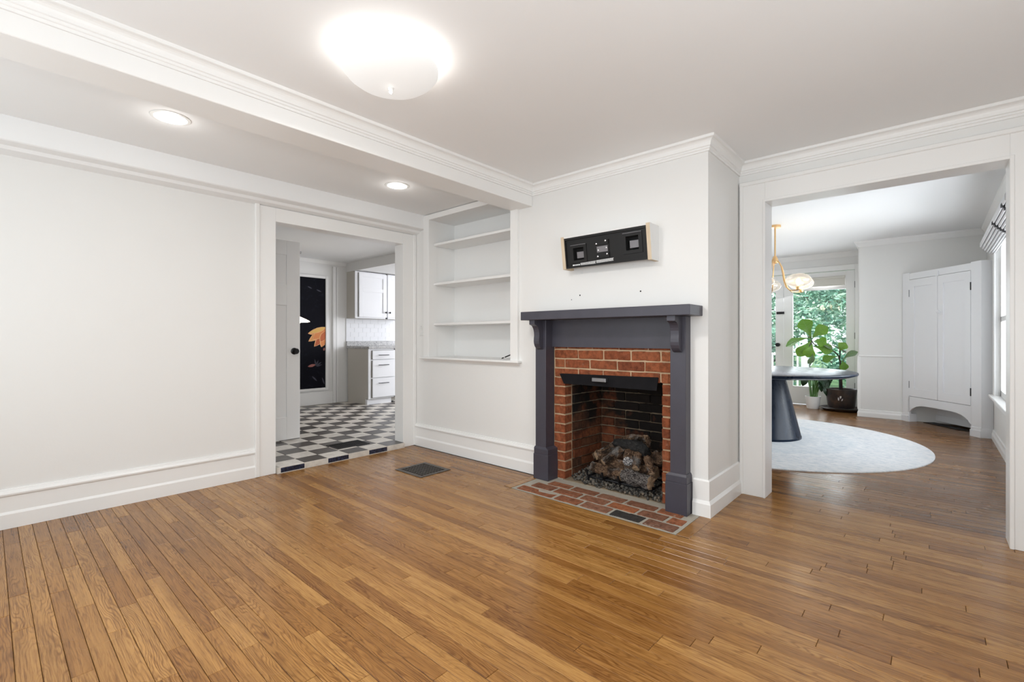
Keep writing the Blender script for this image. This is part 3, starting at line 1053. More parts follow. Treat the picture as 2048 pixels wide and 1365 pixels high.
tag(o, 'speckled grey granite worktop with upstand on the kitchen drawers', 'worktop')
bb = B()
r_ = 0
zz = 1.045
while zz < 1.42:
    yy = 3.972 - (0.075 if r_ % 2 else 0)
    while yy < 5.2:
        bb.box(KX + 0.002, KX + 0.010, max(yy, 3.972) + 0.001, yy + 0.149, zz + 0.001, min(zz + 0.074, 1.423), 0.0)
        yy += 0.15
    zz += 0.075
    r_ += 1
o = finish('backsplash', bb, M['subway'])
tag(o, 'white subway tile backsplash between the kitchen cabinets', 'backsplash')


def grille(name, label, x0, x1, y0, y1, z, nx, ny, rim, bar, m):
    t = thing(name, label, 'floor vent', ((x0 + x1) / 2, (y0 + y1) / 2, z))
    bb = B()
    for q in ((x0, x1, y0, y0 + rim), (x0, x1, y1 - rim, y1), (x0, x0 + rim, y0 + rim, y1 - rim), (x1 - rim, x1, y0 + rim, y1 - rim)):
        bb.box(*q, z, z + 0.005, 0.0012)
    part('frame', bb, m, t)
    bb = B()
    bb.box(x0 + 0.004, x1 - 0.004, y0 + 0.004, y1 - 0.004, z, z + 0.0008)
    part('duct', bb, M['void'], t)
    bb = B()
    for i in range(1, nx):
        x = x0 + rim + (x1 - x0 - 2 * rim) * i / nx
        bb.box(x - bar / 2, x + bar / 2, y0 + rim, y1 - rim, z + 0.001, z + 0.0042)
    part('bars', bb, m, t)
    bb = B()
    for i in range(1, ny):
        y = y0 + rim + (y1 - y0 - 2 * rim) * i / ny
        bb.box(x0 + rim, x1 - rim, y - bar / 2, y + bar / 2, z + 0.001, z + 0.004)
    part('cross_bars', bb, m, t)
    return t


M['bronze'] = mat('bronze_grille', (0.095, 0.082, 0.072), 0.45, 0.35)
grille('floor_grille', 'bronze lattice floor vent in the oak boards near the doorway', -3.338, -2.992, 2.275, 2.583, 0.0, 9, 8, 0.034, 0.0058, M['bronze'])
grille('floor_register', 'narrow black floor vent set in the checkered tiles', -4.395, -4.165, 2.205, 2.545, ktop, 3, 22, 0.02, 0.006, M['black'])

# ------------------------------------------------------------------ recessed bookcase
bk = thing('built_in_bookcase', 'white built-in bookcase with three shelves recessed beside the fireplace', 'bookcase', (-3.19, 3.1, 0.87))
x0, x1, yc = -3.748, -2.64, 3.285
bb = B()
bb.box(x0 - 0.02, x1 + 0.02, yc, yc + 0.02, 0.86, 2.30)
part('back_panel', bb, M['trim'], bk)
bb = B()
bb.box(x0 - 0.02, x0, 3.047, yc, 0.86, 2.30)
part('side_panel', bb, M['trim'], bk)
bb = B()
bb.box(x1, x1 + 0.02, 3.047, yc, 0.86, 2.30)
part('side_panel', bb, M['trim'], bk)
bb = B()
bb.box(x0 - 0.018, x1 + 0.018, 2.944, yc, 2.2765, 2.30)
part('top_panel', bb, M['trim'], bk)
bb = B()
bb.box(x0 - 0.077, x0 + 0.004, 2.940, 2.962, 0.90, 2.326, 0.002)
bb.box(x0 - 0.01, x0 + 0.006, 2.943, 3.043, 0.90, 2.28)
part('stile', bb, M['trim'], bk)
bb = B()
bb.box(x1 - 0.004, x1 + 0.076, 2.935, 2.962, 0.90, 2.19, 0.002)
bb.box(x1 - 0.006, x1 + 0.01, 2.94, 3.043, 0.90, 2.28)
part('stile', bb, M['trim'], bk)
bb = B()
bb.box(x0 + 0.004, x1 - 0.004, 2.942, 2.962, 2.277, 2.328, 0.002)
part('head_rail', bb, M['trim'], bk)
for z in (2.048, 1.652, 1.250):
    bb = B()
    bb.box(x0 + 0.007, x1 - 0.007, 3.005, yc, z - 0.024, z, 0.004, 2)
    part('shelf', bb, M['trim'], bk)
bb = B()
bb.box(x0 - 0.105, x1 + 0.108, 2.905, yc, 0.892, 0.912, 0.005, 2)
part('sill', bb, M['trim'], bk)
bb = B()
bb.sweep([(0, 0.866), (0.008, 0.866), (0.012, 0.872), (0.026, 0.884), (0.034, 0.892), (0, 0.892)], [(x0 - 0.08, YB), (x1 + 0.08, YB)], [(-0.0, -1), (0.0, -1)])
part('apron_moulding', bb, M['trim'], bk)
pen = thing('pen', 'black pen lying on the lowest bookcase shelf near its right end', 'pen', (-2.91, 3.15, 0.913))
bb = B()
bb.tube([(-2.9125, 3.160, 0.924), (-2.908, 3.278, 0.954)], 0.0055, 10)
part('barrel', bb, M['satin'], pen)
bb = B()
bb.tube([(-2.9145, 3.122, 0.9145), (-2.9135, 3.142, 0.9195)], [0.004, 0.0055], 10)
part('tip', bb, M['satin'], pen)
bb = B()
bb.tube([(-2.9135, 3.142, 0.9195), (-2.9125, 3.160, 0.924)], 0.0045, 10)
part('grip', bb, M['switch'], pen)

sw = thing('light_switch', 'white toggle light switch left of the recessed bookcase', 'switch', (-3.876, YB, 1.18))
bb = B()
bb.box(-3.914, -3.842, YB - 0.006, YB, 1.123, 1.245, 0.003)
part('plate', bb, M['switch'], sw)
bb = B()
bb.box(-3.883, -3.873, YB - 0.018, YB - 0.005, 1.178, 1.200, 0.002)
part('toggle', bb, M['switch'], sw)
for z in (1.150, 1.218):
    bb = B()
    bb.cyl((-3.878, YB - 0.0075, z), (-3.878, YB - 0.005, z), 0.004, 10)
    part('screw', bb, M['silver'], sw)

# screw holes left in the plaster
for (x, z, r, lab) in ((-1.964, 1.419, 0.006, 'dark screw hole in the wall above the mantel, left of centre'), (-1.476, 1.417, 0.006, 'dark screw hole in the wall above the mantel, right of centre'), (-2.04, 1.39, 0.004, 'tiny dark nail hole lower left of the mantel screw holes')):
    bb = B()
    bb.tube([(x, YB + 0.001, z), (x, YB - 0.0012, z)], [r, r * 0.8], 10)
    o = finish('screw_hole', bb, M['void'])
    tag(o, lab, 'hole', 'holes in the chimney breast')
for (x, z, lab) in ((-1.946, 1.589, 'filled pale patch under the left end of the black box'), (-1.524, 1.598, 'filled pale patch under the right end of the black box')):
    bb = B()
    bb.tube([(x, YB + 0.001, z), (x, YB - 0.0015, z)], [0.014, 0.009], 12)
    o = finish('plaster_patch', bb, M['whiteboard'])
    tag(o, lab, 'patch', 'filler patches on the chimney breast')

# ------------------------------------------------------------------ wall box above the mantel
wb = thing('wall_bracket_box', 'black metal bracket panel in a raw wood sided box above mantel', 'wall box', (-1.69, YB, 1.6))
XA, XE = -2.045, -1.348
ZB, ZT, YBo, YTo = 1.607, 1.840, 2.858, 2.826


def sideboard(xa, xb):
    bb = B()
    bb.hexa([(xa, YBo, ZB), (xb, YBo, ZB), (xb, YB, ZB), (xa, YB, ZB), (xa, YTo, ZT), (xb, YTo, ZT), (xb, YB, ZT), (xa, YB, ZT)])
    return bb


for (xa, xb) in ((XA, XA + 0.026), (XE - 0.026, XE)):
    o = part('side_board', sideboard(xa, xb), M['rawwood'], wb)
    bb = B()
    xo = xb if xb == XE else xa - 0.0012
    bb.hexa([(xo, YBo + 0.002, ZB + 0.001), (xo + 0.0012, YBo + 0.002, ZB + 0.001), (xo + 0.0012, YB, ZB + 0.001), (xo, YB, ZB + 0.001), (xo, YTo + 0.002, ZT - 0.001), (xo + 0.0012, YTo + 0.002, ZT - 0.001), (xo + 0.0012, YB, ZT - 0.001), (xo, YB, ZT - 0.001)])
    part('painted_face', bb, M['whiteboard'], o)
bb = B()
bb.hexa([(XA + 0.026, YTo + 0.004, ZT - 0.012), (XE - 0.026, YTo + 0.004, ZT - 0.012), (XE - 0.026, YB, ZT - 0.012), (XA + 0.026, YB, ZT - 0.012), (XA + 0.026, YTo + 0.002, ZT - 0.001), (XE - 0.026, YTo + 0.002, ZT - 0.001), (XE - 0.026, YB, ZT - 0.001), (XA + 0.026, YB, ZT - 0.001)])
part('top_board', bb, M['whiteboard'], wb)


def fy(z, d=0.0):
    """front plane of the tilted panel at height z, d behind the wood edge"""
    return YBo + (YTo - YBo) * (z - ZB) / (ZT - ZB) + d


def tray(xa, xb, za, zb, d, th):
    """slab lying in the tilted front plane, its face d behind the wood edges"""
    bb = B()
    bb.hexa([(xa, fy(za, d), za), (xb, fy(za, d), za), (xb, fy(za, d + th), za), (xa, fy(za, d + th), za), (xa, fy(zb, d), zb), (xb, fy(zb, d), zb), (xb, fy(zb, d + th), zb), (xa, fy(zb, d + th), zb)])
    return bb


xa, xb, za, zb = XA + 0.027, XE - 0.027, ZB + 0.005, ZT - 0.013
h1x0, h1x1, h1z0, h1z1 = -1.950, -1.862, 1.664, 1.752
h2x0, h2x1, h2z0, h2z1 = -1.528, -1.436, 1.684, 1.776
bb = B()
for q in ((xa, h1x0, za, zb), (h1x1, h2x0, za, zb), (h2x1, xb, za, zb), (h1x0, h1x1, za, h1z0), (h1x0, h1x1, h1z1, zb), (h2x0, h2x1, za, h2z0), (h2x0, h2x1, h2z1, zb)):
    t2 = tray(*q, 0.014, 0.004)
    me = bpy.data.meshes.new('t')
    t2.bm.to_mesh(me)
    bb.bm.from_mesh(me)
    t2.bm.free()
panel = part('metal_panel', bb, M['black'], wb)
for q in ((xa, xb, za, za + 0.012), (xa, xb, zb - 0.014, zb), (xa, xa + 0.008, za + 0.012, zb - 0.014), (xb - 0.008, xb, za + 0.012, zb - 0.014)):
    part('rim', tray(*q, 0.004, 0.012), M['black'], wb)
for (px0, px1, pz0, pz1, hole) in ((-1.975, -1.838, 1.646, 1.775, 1), (-1.552, -1.410, 1.662, 1.800, 2)):
    bb = B()
    hx0, hx1, hz0, hz1 = (h1x0, h1x1, h1z0, h1z1) if hole == 1 else (h2x0, h2x1, h2z0, h2z1)
    for q in ((px0, hx0, pz0, pz1), (hx1, px1, pz0, pz1), (hx0, hx1, pz0, hz0), (hx0, hx1, hz1, pz1)):
        t2 = tray(*q, 0.009, 0.005)
        me = bpy.data.meshes.new('t')
        t2.bm.to_mesh(me)
        bb.bm.from_mesh(me)
        t2.bm.free()
    pt = part('socket_plate', bb, M['black'], wb)
    part('socket_back', tray(hx0 - 0.004, hx1 + 0.004, hz0 - 0.004, hz1 + 0.004, 0.055, 0.003), M['void'], pt)
    for q in ((hx0 - 0.004, hx0 - 0.001, hz0 - 0.004, hz1 + 0.004), (hx1 + 0.002, hx1 + 0.005, hz0 - 0.004, hz1 + 0.004), (hx0 - 0.004, hx1 + 0.004, hz0 - 0.004, hz0 - 0.001), (hx0 - 0.004, hx1 + 0.004, hz1 + 0.001, hz1 + 0.004)):
        part('socket_side', tray(*q, 0.0185, 0.036), M['void'], pt)
    part('bracket_tab', tray(hx0 + 0.022, hx1 + 0.001, hz0 + 0.016, hz1 - 0.028, 0.024, 0.02), M['greymetal'], pt)
    part('highlight_strip', tray(px0 + 0.004, px1 - 0.004, pz1 - 0.004, pz1 - 0.001, 0.0075, 0.002), M['greymetal'], pt)
mid = part('centre_plate', tray(-1.762, -1.655, 1.655, 1.780, 0.009, 0.005), M['black'], wb)
part('upper_bar', tray(-1.760, -1.658, 1.748, 1.778, 0.003, 0.006), M['black'], mid)
part('lower_bar', tray(-1.756, -1.655, 1.660, 1.690, 0.003, 0.006), M['black'], mid)
part('hinge_barrel', tray(-1.750, -1.665, 1.698, 1.738, 0.006, 0.006), M['greymetal'], mid)
for (x, z) in ((-1.750, 1.757), (-1.677, 1.770), (-1.737, 1.712), (-1.672, 1.722), (-1.744, 1.670), (-1.670, 1.680)):
    bb = B()
    bb.tube([(x, fy(z, 0.005), z), (x, fy(z, 0.0005), z), (x, fy(z, -0.001), z)], [0.0065, 0.0065, 0.004], 10)
    part('screw', bb, M['silver'], mid)
# tiny unreadable print along the lower edge
bb = B()
rr = random.Random(3)
for (xs, xe, z0, rows, sl) in ((-1.898, -1.770, 1.640, 4, 0.012), (-1.765, -1.625, 1.645, 4, 0.013)):
    for r_ in range(rows):
        x = xs
        while x < xe - 0.006:
            w_ = rr.uniform(0.003, 0.009)
            z = z0 + sl * (x - xs) / (xe - xs) * 0.3 - r_ * 0.0052
            bb.box(x, min(x + w_, xe), fy(z, 0.0128), fy(z, 0.0142), z - 0.0017, z + 0.0017)
            x += w_ + 0.0018
for (x, w_) in ((-1.965, 0.018), (-1.942, 0.010), (-1.928, 0.010), (-1.914, 0.011)):
    bb.box(x, x + w_, fy(1.632, 0.0128), fy(1.632, 0.0142), 1.627, 1.636)
part('printed_label', bb, M['print'], wb)

# ------------------------------------------------------------------ fireplace
MB_ = []
for v in range(4):
    rr = random.Random(v + 5)
    bb = B()
    bb.box(-0.5, 0.5, -0.5, 0.5, -0.5, 0.5, 0.0)
    bmesh.ops.subdivide_edges(bb.bm, edges=[e for e in bb.bm.edges if abs(e.verts[0].co.x - e.verts[1].co.x) > 0.5], cuts=1)
    bmesh.ops.bevel(bb.bm, geom=list(bb.bm.edges), offset=0.035, segments=1, affect='EDGES')
    for w in bb.bm.verts:
        w.co += Vector((rr.uniform(-0.012, 0.012), rr.uniform(-0.05, 0.05), rr.uniform(-0.035, 0.035)))
    bmesh.ops.recalc_face_normals(bb.bm, faces=bb.bm.faces)
    MB_.append(bb.bm)


def brick_meshes(m):
    out = []
    for bm in MB_:
        me = bpy.data.meshes.new('brick')
        bm.to_mesh(me)
        me.materials.append(m)
        out.append(me)
    return out


BF, BI, BH, BK = [brick_meshes(M[q]) for q in ('brick', 'firebrick', 'hearthbrick', 'hearthblack')]


def brick(meshes, parent, c, size, rz=0.0):
    o = piece('brick', random.choice(meshes), parent, c, (random.uniform(-0.01, 0.01), random.uniform(-0.006, 0.006), rz + random.uniform(-0.008, 0.008) + (math.pi if random.random() < 0.5 else 0)), size)
    return o


YF = 2.992
ox0, ox1 = -2.121, -1.340
fp = thing('brick_fireplace', 'old red brick fireplace with a soot-blackened firebox', 'fireplace', (-1.73, 3.2, 0.0))
C = 0.0725
J = 0.0105
# mortar slab of the face, with the firebox opening left out
bb = B()
bb.box(-2.232, ox0 - 0.004, YF + 0.006, YF + 0.10, 0, 1.06)
bb.box(ox1 + 0.004, -1.232, YF + 0.006, YF + 0.10, 0, 1.06)
bb.box(ox0 - 0.004, ox1 + 0.004, YF + 0.006, YF + 0.10, 0.803, 1.06)
part('face_mortar', bb, M['mortar'], fp)
# lintel courses
ztop = 1.012
for row in range(3):
    zt = ztop - C * row
    joints = [-2.224, -2.004, -1.785, -1.566, -1.348, -1.238] if row % 2 == 0 else [-2.224, -2.124, -1.902, -1.671, -1.462, -1.238]
    for a, c in zip(joints, joints[1:]):
        brick(BF, fp, ((a + c) / 2, YF + 0.045, zt - C / 2), (c - a - J, 0.09, C - J))
zt = ztop + C
for a, c in zip([-2.224, -2.1, -1.88, -1.66, -1.44], [-2.1, -1.88, -1.66, -1.44, -1.238]):
    brick(BF, fp, ((a + c) / 2, YF + 0.045, zt - C / 2), (c - a - J, 0.09, C - J))
# side columns
zt = ztop - 3 * C
while zt > 0.03:
    zb_ = max(zt - C, 0.002)
    for (a, c) in ((-2.226, ox0), (ox1, -1.236)):
        brick(BF, fp, ((a + c) / 2, YF + 0.045, (zt + zb_) / 2), (c - a - 0.004, 0.09, zt - zb_ - J))
    zt -= C
# firebox walls
bx0, bx1, by = -2.100, -1.361, 3.50
YI = YF + 0.095
bb = B()
bb.hexa([(ox0 - 0.06, YI, 0), (ox0 - 0.012, YI, 0), (bx0 - 0.012, by + 0.02, 0), (bx0 - 0.06, by + 0.02, 0), (ox0 - 0.06, YI, 1.05), (ox0 - 0.012, YI, 1.05), (bx0 - 0.012, by + 0.02, 1.05), (bx0 - 0.06, by + 0.02, 1.05)])
bb.hexa([(ox1 + 0.012, YI, 0), (ox1 + 0.06, YI, 0), (bx1 + 0.06, by + 0.02, 0), (bx1 + 0.012, by + 0.02, 0), (ox1 + 0.012, YI, 1.05), (ox1 + 0.06, YI, 1.05), (bx1 + 0.06, by + 0.02, 1.05), (bx1 + 0.012, by + 0.02, 1.05)])
bb.box(bx0 - 0.05, bx1 + 0.05, by + 0.010, by + 0.06, 0, 1.05)
part('firebox_mortar', bb, M['firemortar'], fp)
bb = B()
bb.box(ox0 - 0.05, ox1 + 0.05, YI, by + 0.05, 1.0, 1.05)
bb.box(ox0 - 0.05, ox1 + 0.05, YF + 0.01, YF + 0.10, 1.052, 1.06)
part('smoke_shelf', bb, M['void'], fp)
bb = B()
bb.box(ox0 - 0.02, ox1 + 0.02, YF + 0.0, by + 0.02, -0.03, 0.004)
part('firebox_floor', bb, M['firemortar'], fp)
ang = math.atan2(by - YI, bx0 - ox0)
for row in range(13):
    z0 = 0.0 + C * row
    if z0 > 0.94:
        break
    # left wall, running from front to back
    L = math.hypot(by - YF, bx0 - ox0)
    s = -0.0 if row % 2 else -0.11
    while s < L - 0.02:
        s0, s1 = max(s, 0.012), min(s + 0.22, L)
        if s1 - s0 > 0.03 and s0 > -0.001:
            t = (s0 + s1) / 2 / L
            q0 = Vector((ox0, YF)) + (Vector((bx0, by)) - Vector((ox0, YF))) * t
            if q0.y - (s1 - s0) / 2 < YI:
                sh = YI - (q0.y - (s1 - s0) / 2)
                s0 += sh
                q0.y += sh / 2
            if s1 - s0 > 0.03:
                brick(BI, fp, (q0.x - 0.022, q0.y, z0 + C / 2), (s1 - s0 - J, 0.05, C - J), ang)
                qx = ox1 + (bx1 - ox1) * t
                if row < 12:
                    brick(BI, fp, (qx + 0.022, q0.y, z0 + C / 2), (s1 - s0 - J, 0.05, C - J), math.pi - ang)
        s += 0.22
    s = bx0 + (0.0 if row % 2 == 0 else -0.10)
    while s < bx1 - 0.02:
        s0, s1 = max(s, bx0), min(s + 0.22, bx1)
        if s1 - s0 > 0.03:
            brick(BI, fp, ((s0 + s1) / 2, by + 0.018, z0 + C / 2), (s1 - s0 - J, 0.05, C - J))
        s += 0.22
# metal smoke hood with its handle
bb = B()
bb.hexa([(-2.162, YF - 0.012, 0.812), (-1.360, YF - 0.012, 0.829), (-1.360, YF + 0.0, 0.829), (-2.162, YF + 0.0, 0.812),
         (-2.150, YF - 0.010, 0.824), (-1.364, YF - 0.010, 0.836), (-1.364, YF + 0.0, 0.836), (-2.150, YF + 0.0, 0.824)])
hood = part('smoke_hood', bb, M['soot'], fp)
bb = B()
bb.hexa([(-2.120, YF - 0.020, 0.748), (-1.368, YF - 0.020, 0.748), (-1.368, YF - 0.014, 0.748), (-2.120, YF - 0.014, 0.748),
         (-2.166, YF - 0.012, 0.822), (-1.360, YF - 0.012, 0.834), (-1.360, YF - 0.006, 0.834), (-2.166, YF - 0.006, 0.822)])
part('hood_plate', bb, M['soot'], hood)
bb = B()
bb.box(-1.850, -1.735, YF - 0.052, YF - 0.044, 0.782, 0.812, 0.003)
bb.box(-1.846, -1.838, YF - 0.05, YF - 0.014, 0.785, 0.809)
bb.box(-1.747, -1.739, YF - 0.05, YF - 0.014, 0.785, 0.809)
part('hood_handle', bb, M['chrome'], hood)

# mantel
mt = thing('fireplace_mantel', 'slate blue painted wooden mantel with curved brackets around the fireplace', 'mantel', (-1.73, 2.95, 0))
bb = B()
bb.box(-2.372, -1.061, 2.752, YB, 1.236, 1.300, 0.003)
part('mantel_shelf', bb, M['slate'], mt)
bb = B()
bb.box(-2.228, -1.237, 2.967, 2.990, 1.030, 1.236)
part('frieze', bb, M['slate'], mt)
for (a, c, p0, p1) in ((-2.330, -2.228, -2.338, -2.194), (-1.237, -1.137, -1.263, -1.124)):
    bb = B()
    bb.box(a, c, 2.885, 2.996, 0.20, 1.236, 0.002)
    lg = part('leg', bb, M['slate'], mt)
    bb = B()
    bb.box(p0, p1, 2.868, 2.999, 0.0, 0.196, 0.002)
    bb.box(p0 + 0.003, p1 - 0.003, 2.871, 2.998, 0.196, 0.238, 0.002)
    bb.hexa([(p0 + 0.003, 2.871, 0.238), (p1 - 0.003, 2.871, 0.238), (p1 - 0.003, 2.998, 0.238), (p0 + 0.003, 2.998, 0.238), (a - 0.003, 2.882, 0.252), (c + 0.003, 2.882, 0.252), (c + 0.003, 2.998, 0.252), (a - 0.003, 2.998, 0.252)])
    part('plinth', bb, M['slate'], lg)
    m_ = (a + c) / 2
    prof = [(2.885, 1.236), (2.778, 1.236), (2.778, 1.205), (2.784, 1.201)]
    for i in range(7):                       # hollow upper curve, swelling belly below
        t = i / 6
        prof.append((2.786 + 0.050 * math.sin(t * math.pi / 2), 1.200 - 0.075 * (1 - math.cos(t * math.pi / 2))))
    prof += [(2.836, 1.115), (2.833, 1.095), (2.832, 1.075), (2.835, 1.055), (2.844, 1.036), (2.858, 1.022), (2.872, 1.014), (2.885, 1.010)]
    bb = B()
    bb.prism(prof, 'x', m_ - 0.026, m_ + 0.026)
    part('bracket', bb, M['slate'], mt)
bb = B()
bb.hexa([(-2.33, 2.80, 1.3), (-2.30, 2.80, 1.3), (-2.30, 2.83, 1.3), (-2.33, 2.83, 1.3), (-2.325, 2.805, 1.303), (-2.305, 2.805, 1.303), (-2.305, 2.825, 1.303), (-2.325, 2.825, 1.303)])
tag(finish('felt_pad', bb, M['slate']), 'small dark pad lying on the left end of the mantel shelf', 'pad')

# hearth
hh = thing('brick_hearth', 'flush red brick hearth set in grey mortar before the fireplace', 'hearth', (-1.69, 2.77, 0))
bb = B()
bb.box(-2.308, -1.072, 2.577, 3.0, -0.05, -0.001)
part('mortar_bed', bb, M['hearthmortar'], hh)
for (ya, yb_, joints) in ((2.586, 2.686, [-2.29, -1.942, -1.735, -1.515, -1.292, -1.083]),
                          (2.702, 2.800, [-2.24, -2.035, -1.815, -1.600, -1.385, -1.195, -1.083]),
                          (2.816, 2.905, [-2.17, -1.965, -1.745, -1.530, -1.310, -1.13])):
    for n_, (a, c) in enumerate(zip(joints, joints[1:])):
        dark = ya < 2.6 and abs(a + 1.515) < 0.01
        brick(BK if dark else BH, hh, ((a + c) / 2, (ya + yb_) / 2, -0.013 if not (ya < 2.6 and n_ == 0) else -0.017), (c - a - 0.022, yb_ - ya - 0.008, 0.034))

# ------------------------------------------------------------------ gas log set
rr = random.Random(21)
bb = B()
for i in range(1700):
    x = rr.uniform(ox0 + 0.02, ox1 - 0.02)
    yy = rr.uniform(2.985, 3.42)
    front = 2.975 + 0.02 * math.sin(x * 31) + (0.10 * max(0, (-1.95 - x) / 0.17) if x < -1.95 else 0)
    if yy < front:
        continue
    r_ = rr.uniform(0.006, 0.0125)
    z = 0.006 + rr.uniform(0, 0.020) + min(0.03, (yy - front) * 0.14)
    rot = Matrix.Rotation(rr.uniform(0, 6.28), 3, Vector((rr.random(), rr.random(), rr.random() + 0.1)).normalized())
    res = bmesh.ops.create_icosphere(bb.bm, subdivisions=1, radius=r_)
    for v in res['verts']:
        v.co = rot @ Vector((v.co.x * rr.uniform(0.8, 1.25), v.co.y * rr.uniform(0.8, 1.2), v.co.z * rr.uniform(0.7, 1.1))) + Vector((x, yy, z))
o = finish('lava_rocks', bb, M['rock'])
tag(o, 'loose dark grey lava rocks covering the firebox floor', 'rocks', None, 'stuff')

gr = thing('log_grate', 'black iron grate holding the logs above the lava rocks', 'grate', (-1.7, 3.15, 0.03))
bb = B()
for x in (-1.93, -1.80, -1.67, -1.54, -1.43):
    bb.tube([(x, 3.00, 0.115), (x, 3.008, 0.075), (x, 3.03, 0.062), (x, 3.34, 0.062), (x, 3.36, 0.12)], 0.008, 8)
part('tines', bb, M['satin'], gr)
bb = B()
bb.tube([(-1.95, 3.04, 0.056), (-1.41, 3.04, 0.056)], 0.008, 8)
bb.tube([(-1.95, 3.30, 0.056), (-1.41, 3.30, 0.056)], 0.008, 8)
part('rails', bb, M['satin'], gr)
bb = B()
for x in (-1.94, -1.42):
    for yy in (3.04, 3.30):
        bb.tube([(x, yy, 0.056), (x, yy, 0.022)], 0.008, 8)
part('feet', bb, M['satin'], gr)


def log(label, path, rad, m='bark', ends=('logend', 'logend'), knots=0, seed=0):
    """gnarled log; mesh built along its own axis so that the bark follows it"""
    rr = random.Random(seed)
    path = [Vector(p) for p in path]
    c = (path[0] + path[-1]) / 2
    ax = (path[-1] - path[0]).normalized()
    q = Vector((1, 0, 0)).rotation_difference(ax)
    inv = q.to_matrix().inverted()
    loc = [inv @ (p - c) for p in path]
    # resample
    pts, rs = [], []
    nseg = 16
    for i in range(nseg + 1):
        t = i / nseg * (len(loc) - 1)
        a = min(int(t), len(loc) - 2)
        pts.append(loc[a].lerp(loc[a + 1], t - a))
        r0 = rad if isinstance(rad, (int, float)) else rad[a] + (rad[a + 1] - rad[a]) * (t - a)
        rs.append(r0)
    n = 18
    bb = B()
    rings = []
    for i, (p, r) in enumerate(zip(pts, rs)):
        ring = []
        for j in range(n):
            th = 2 * math.pi * j / n
            nz = mnoise.noise(Vector((i * 0.55 + seed * 7.1, math.cos(th) * 2.1, math.sin(th) * 2.1)))
            nz2 = mnoise.noise(Vector((i * 0.25 + seed * 3.3, math.cos(th) * 5.5, math.sin(th) * 5.5)))
            k2 = r * (1 + 0.34 * nz + 0.30 * nz2)
            ring.append(p + Vector((0.25 * r * nz2 if i in (0, nseg) else 0, k2 * math.cos(th), k2 * math.sin(th))))
        rings.append(ring)
    bb.loft(rings, caps=False)
    o = finish('log', bb, M[m], None, True)
    o.rotation_mode = 'QUATERNION'
    o.rotation_quaternion = q
    o.location = c
    tag(o, label, 'log', 'ceramic logs in the fireplace')
    for ring, e, s in ((rings[0], ends[0], -1), (rings[-1], ends[1], 1)):
        bb = B()
        ctr = sum(ring, Vector()) / n
        inner = [ctr + (v - ctr) * 0.55 + Vector((s * 0.004, 0, 0)) for v in ring]
        vo = [bb.bm.verts.new(v) for v in ring]
        vi = [bb.bm.verts.new(v) for v in inner]
        vc = bb.bm.verts.new(ctr + Vector((s * 0.002, 0, 0)))
        for j in range(n):
            bb.bm.faces.new((vo[j], vo[(j + 1) % n], vi[(j + 1) % n], vi[j]))
            bb.bm.faces.new((vi[j], vi[(j + 1) % n], vc))
        e_ = finish('cut_end', bb, M[e])
        e_.parent = o
    return o


log('rough brown log lying lowest at the left front of the grate', [(-1.955, 3.125, 0.112), (-1.86, 3.09, 0.108), (-1.76, 3.07, 0.110), (-1.675, 3.06, 0.112)], [0.036, 0.040, 0.042, 0.038], seed=1)
log('thick grey barked log lying lowest at the right front', [(-1.645, 3.035, 0.122), (-1.54, 3.02, 0.117), (-1.420, 3.0, 0.118)], [0.042, 0.048, 0.046], m='barkgrey', seed=2)
log('brown log lying behind the two front logs, mostly hidden', [(-1.92, 3.19, 0.135), (-1.70, 3.16, 0.142), (-1.46, 3.17, 0.140)], 0.045, seed=3)
log('slim tan log leaning up from the left front log to the top', [(-1.842, 3.085, 0.168), (-1.80, 3.16, 0.215), (-1.755, 3.24, 0.270)], [0.025, 0.032, 0.038], seed=4)
log('long thin branch sloping along the left edge up to the top', [(-1.990, 3.20, 0.165), (-1.90, 3.26, 0.235), (-1.80, 3.30, 0.300), (-1.70, 3.31, 0.335), (-1.60, 3.29, 0.340)], [0.032, 0.026, 0.026, 0.028, 0.024], seed=5)
log('short stubby log resting between the branch and the left front log', [(-1.925, 3.12, 0.195), (-1.86, 3.20, 0.215), (-1.80, 3.28, 0.235)], [0.036, 0.034, 0.03], seed=6)
log('middle log with a pale ashy cut end facing the room', [(-1.625, 3.055, 0.222), (-1.65, 3.14, 0.245), (-1.68, 3.25, 0.27)], [0.036, 0.040, 0.042], ends=('logash', 'logend'), seed=7)
log('charred black log lying across the top of the pile', [(-1.83, 3.245, 0.290), (-1.72, 3.20, 0.305), (-1.60, 3.18, 0.300), (-1.535, 3.19, 0.270)], [0.028, 0.036, 0.044, 0.04], m='char', ends=('char', 'char'), seed=8)
log('small upright branch stub standing at the right side of the pile', [(-1.420, 3.02, 0.175), (-1.455, 3.05, 0.225), (-1.495, 3.09, 0.262)], [0.020, 0.026, 0.024], seed=9)
log('dark log lying at the back right against the firebox wall', [(-1.60, 3.30, 0.205), (-1.50, 3.28, 0.215), (-1.40, 3.25, 0.215)], 0.050, seed=10)
log('short brown stub sticking up behind the charred top log', [(-1.605, 3.30, 0.250), (-1.600, 3.31, 0.31), (-1.608, 3.31, 0.365)], [0.030, 0.028, 0.022], seed=12)
log('short brown log leaning beside the ashy cut end', [(-1.56, 3.06, 0.175), (-1.585, 3.12, 0.215), (-1.60, 3.17, 0.265)], [0.026, 0.032, 0.03], seed=13)

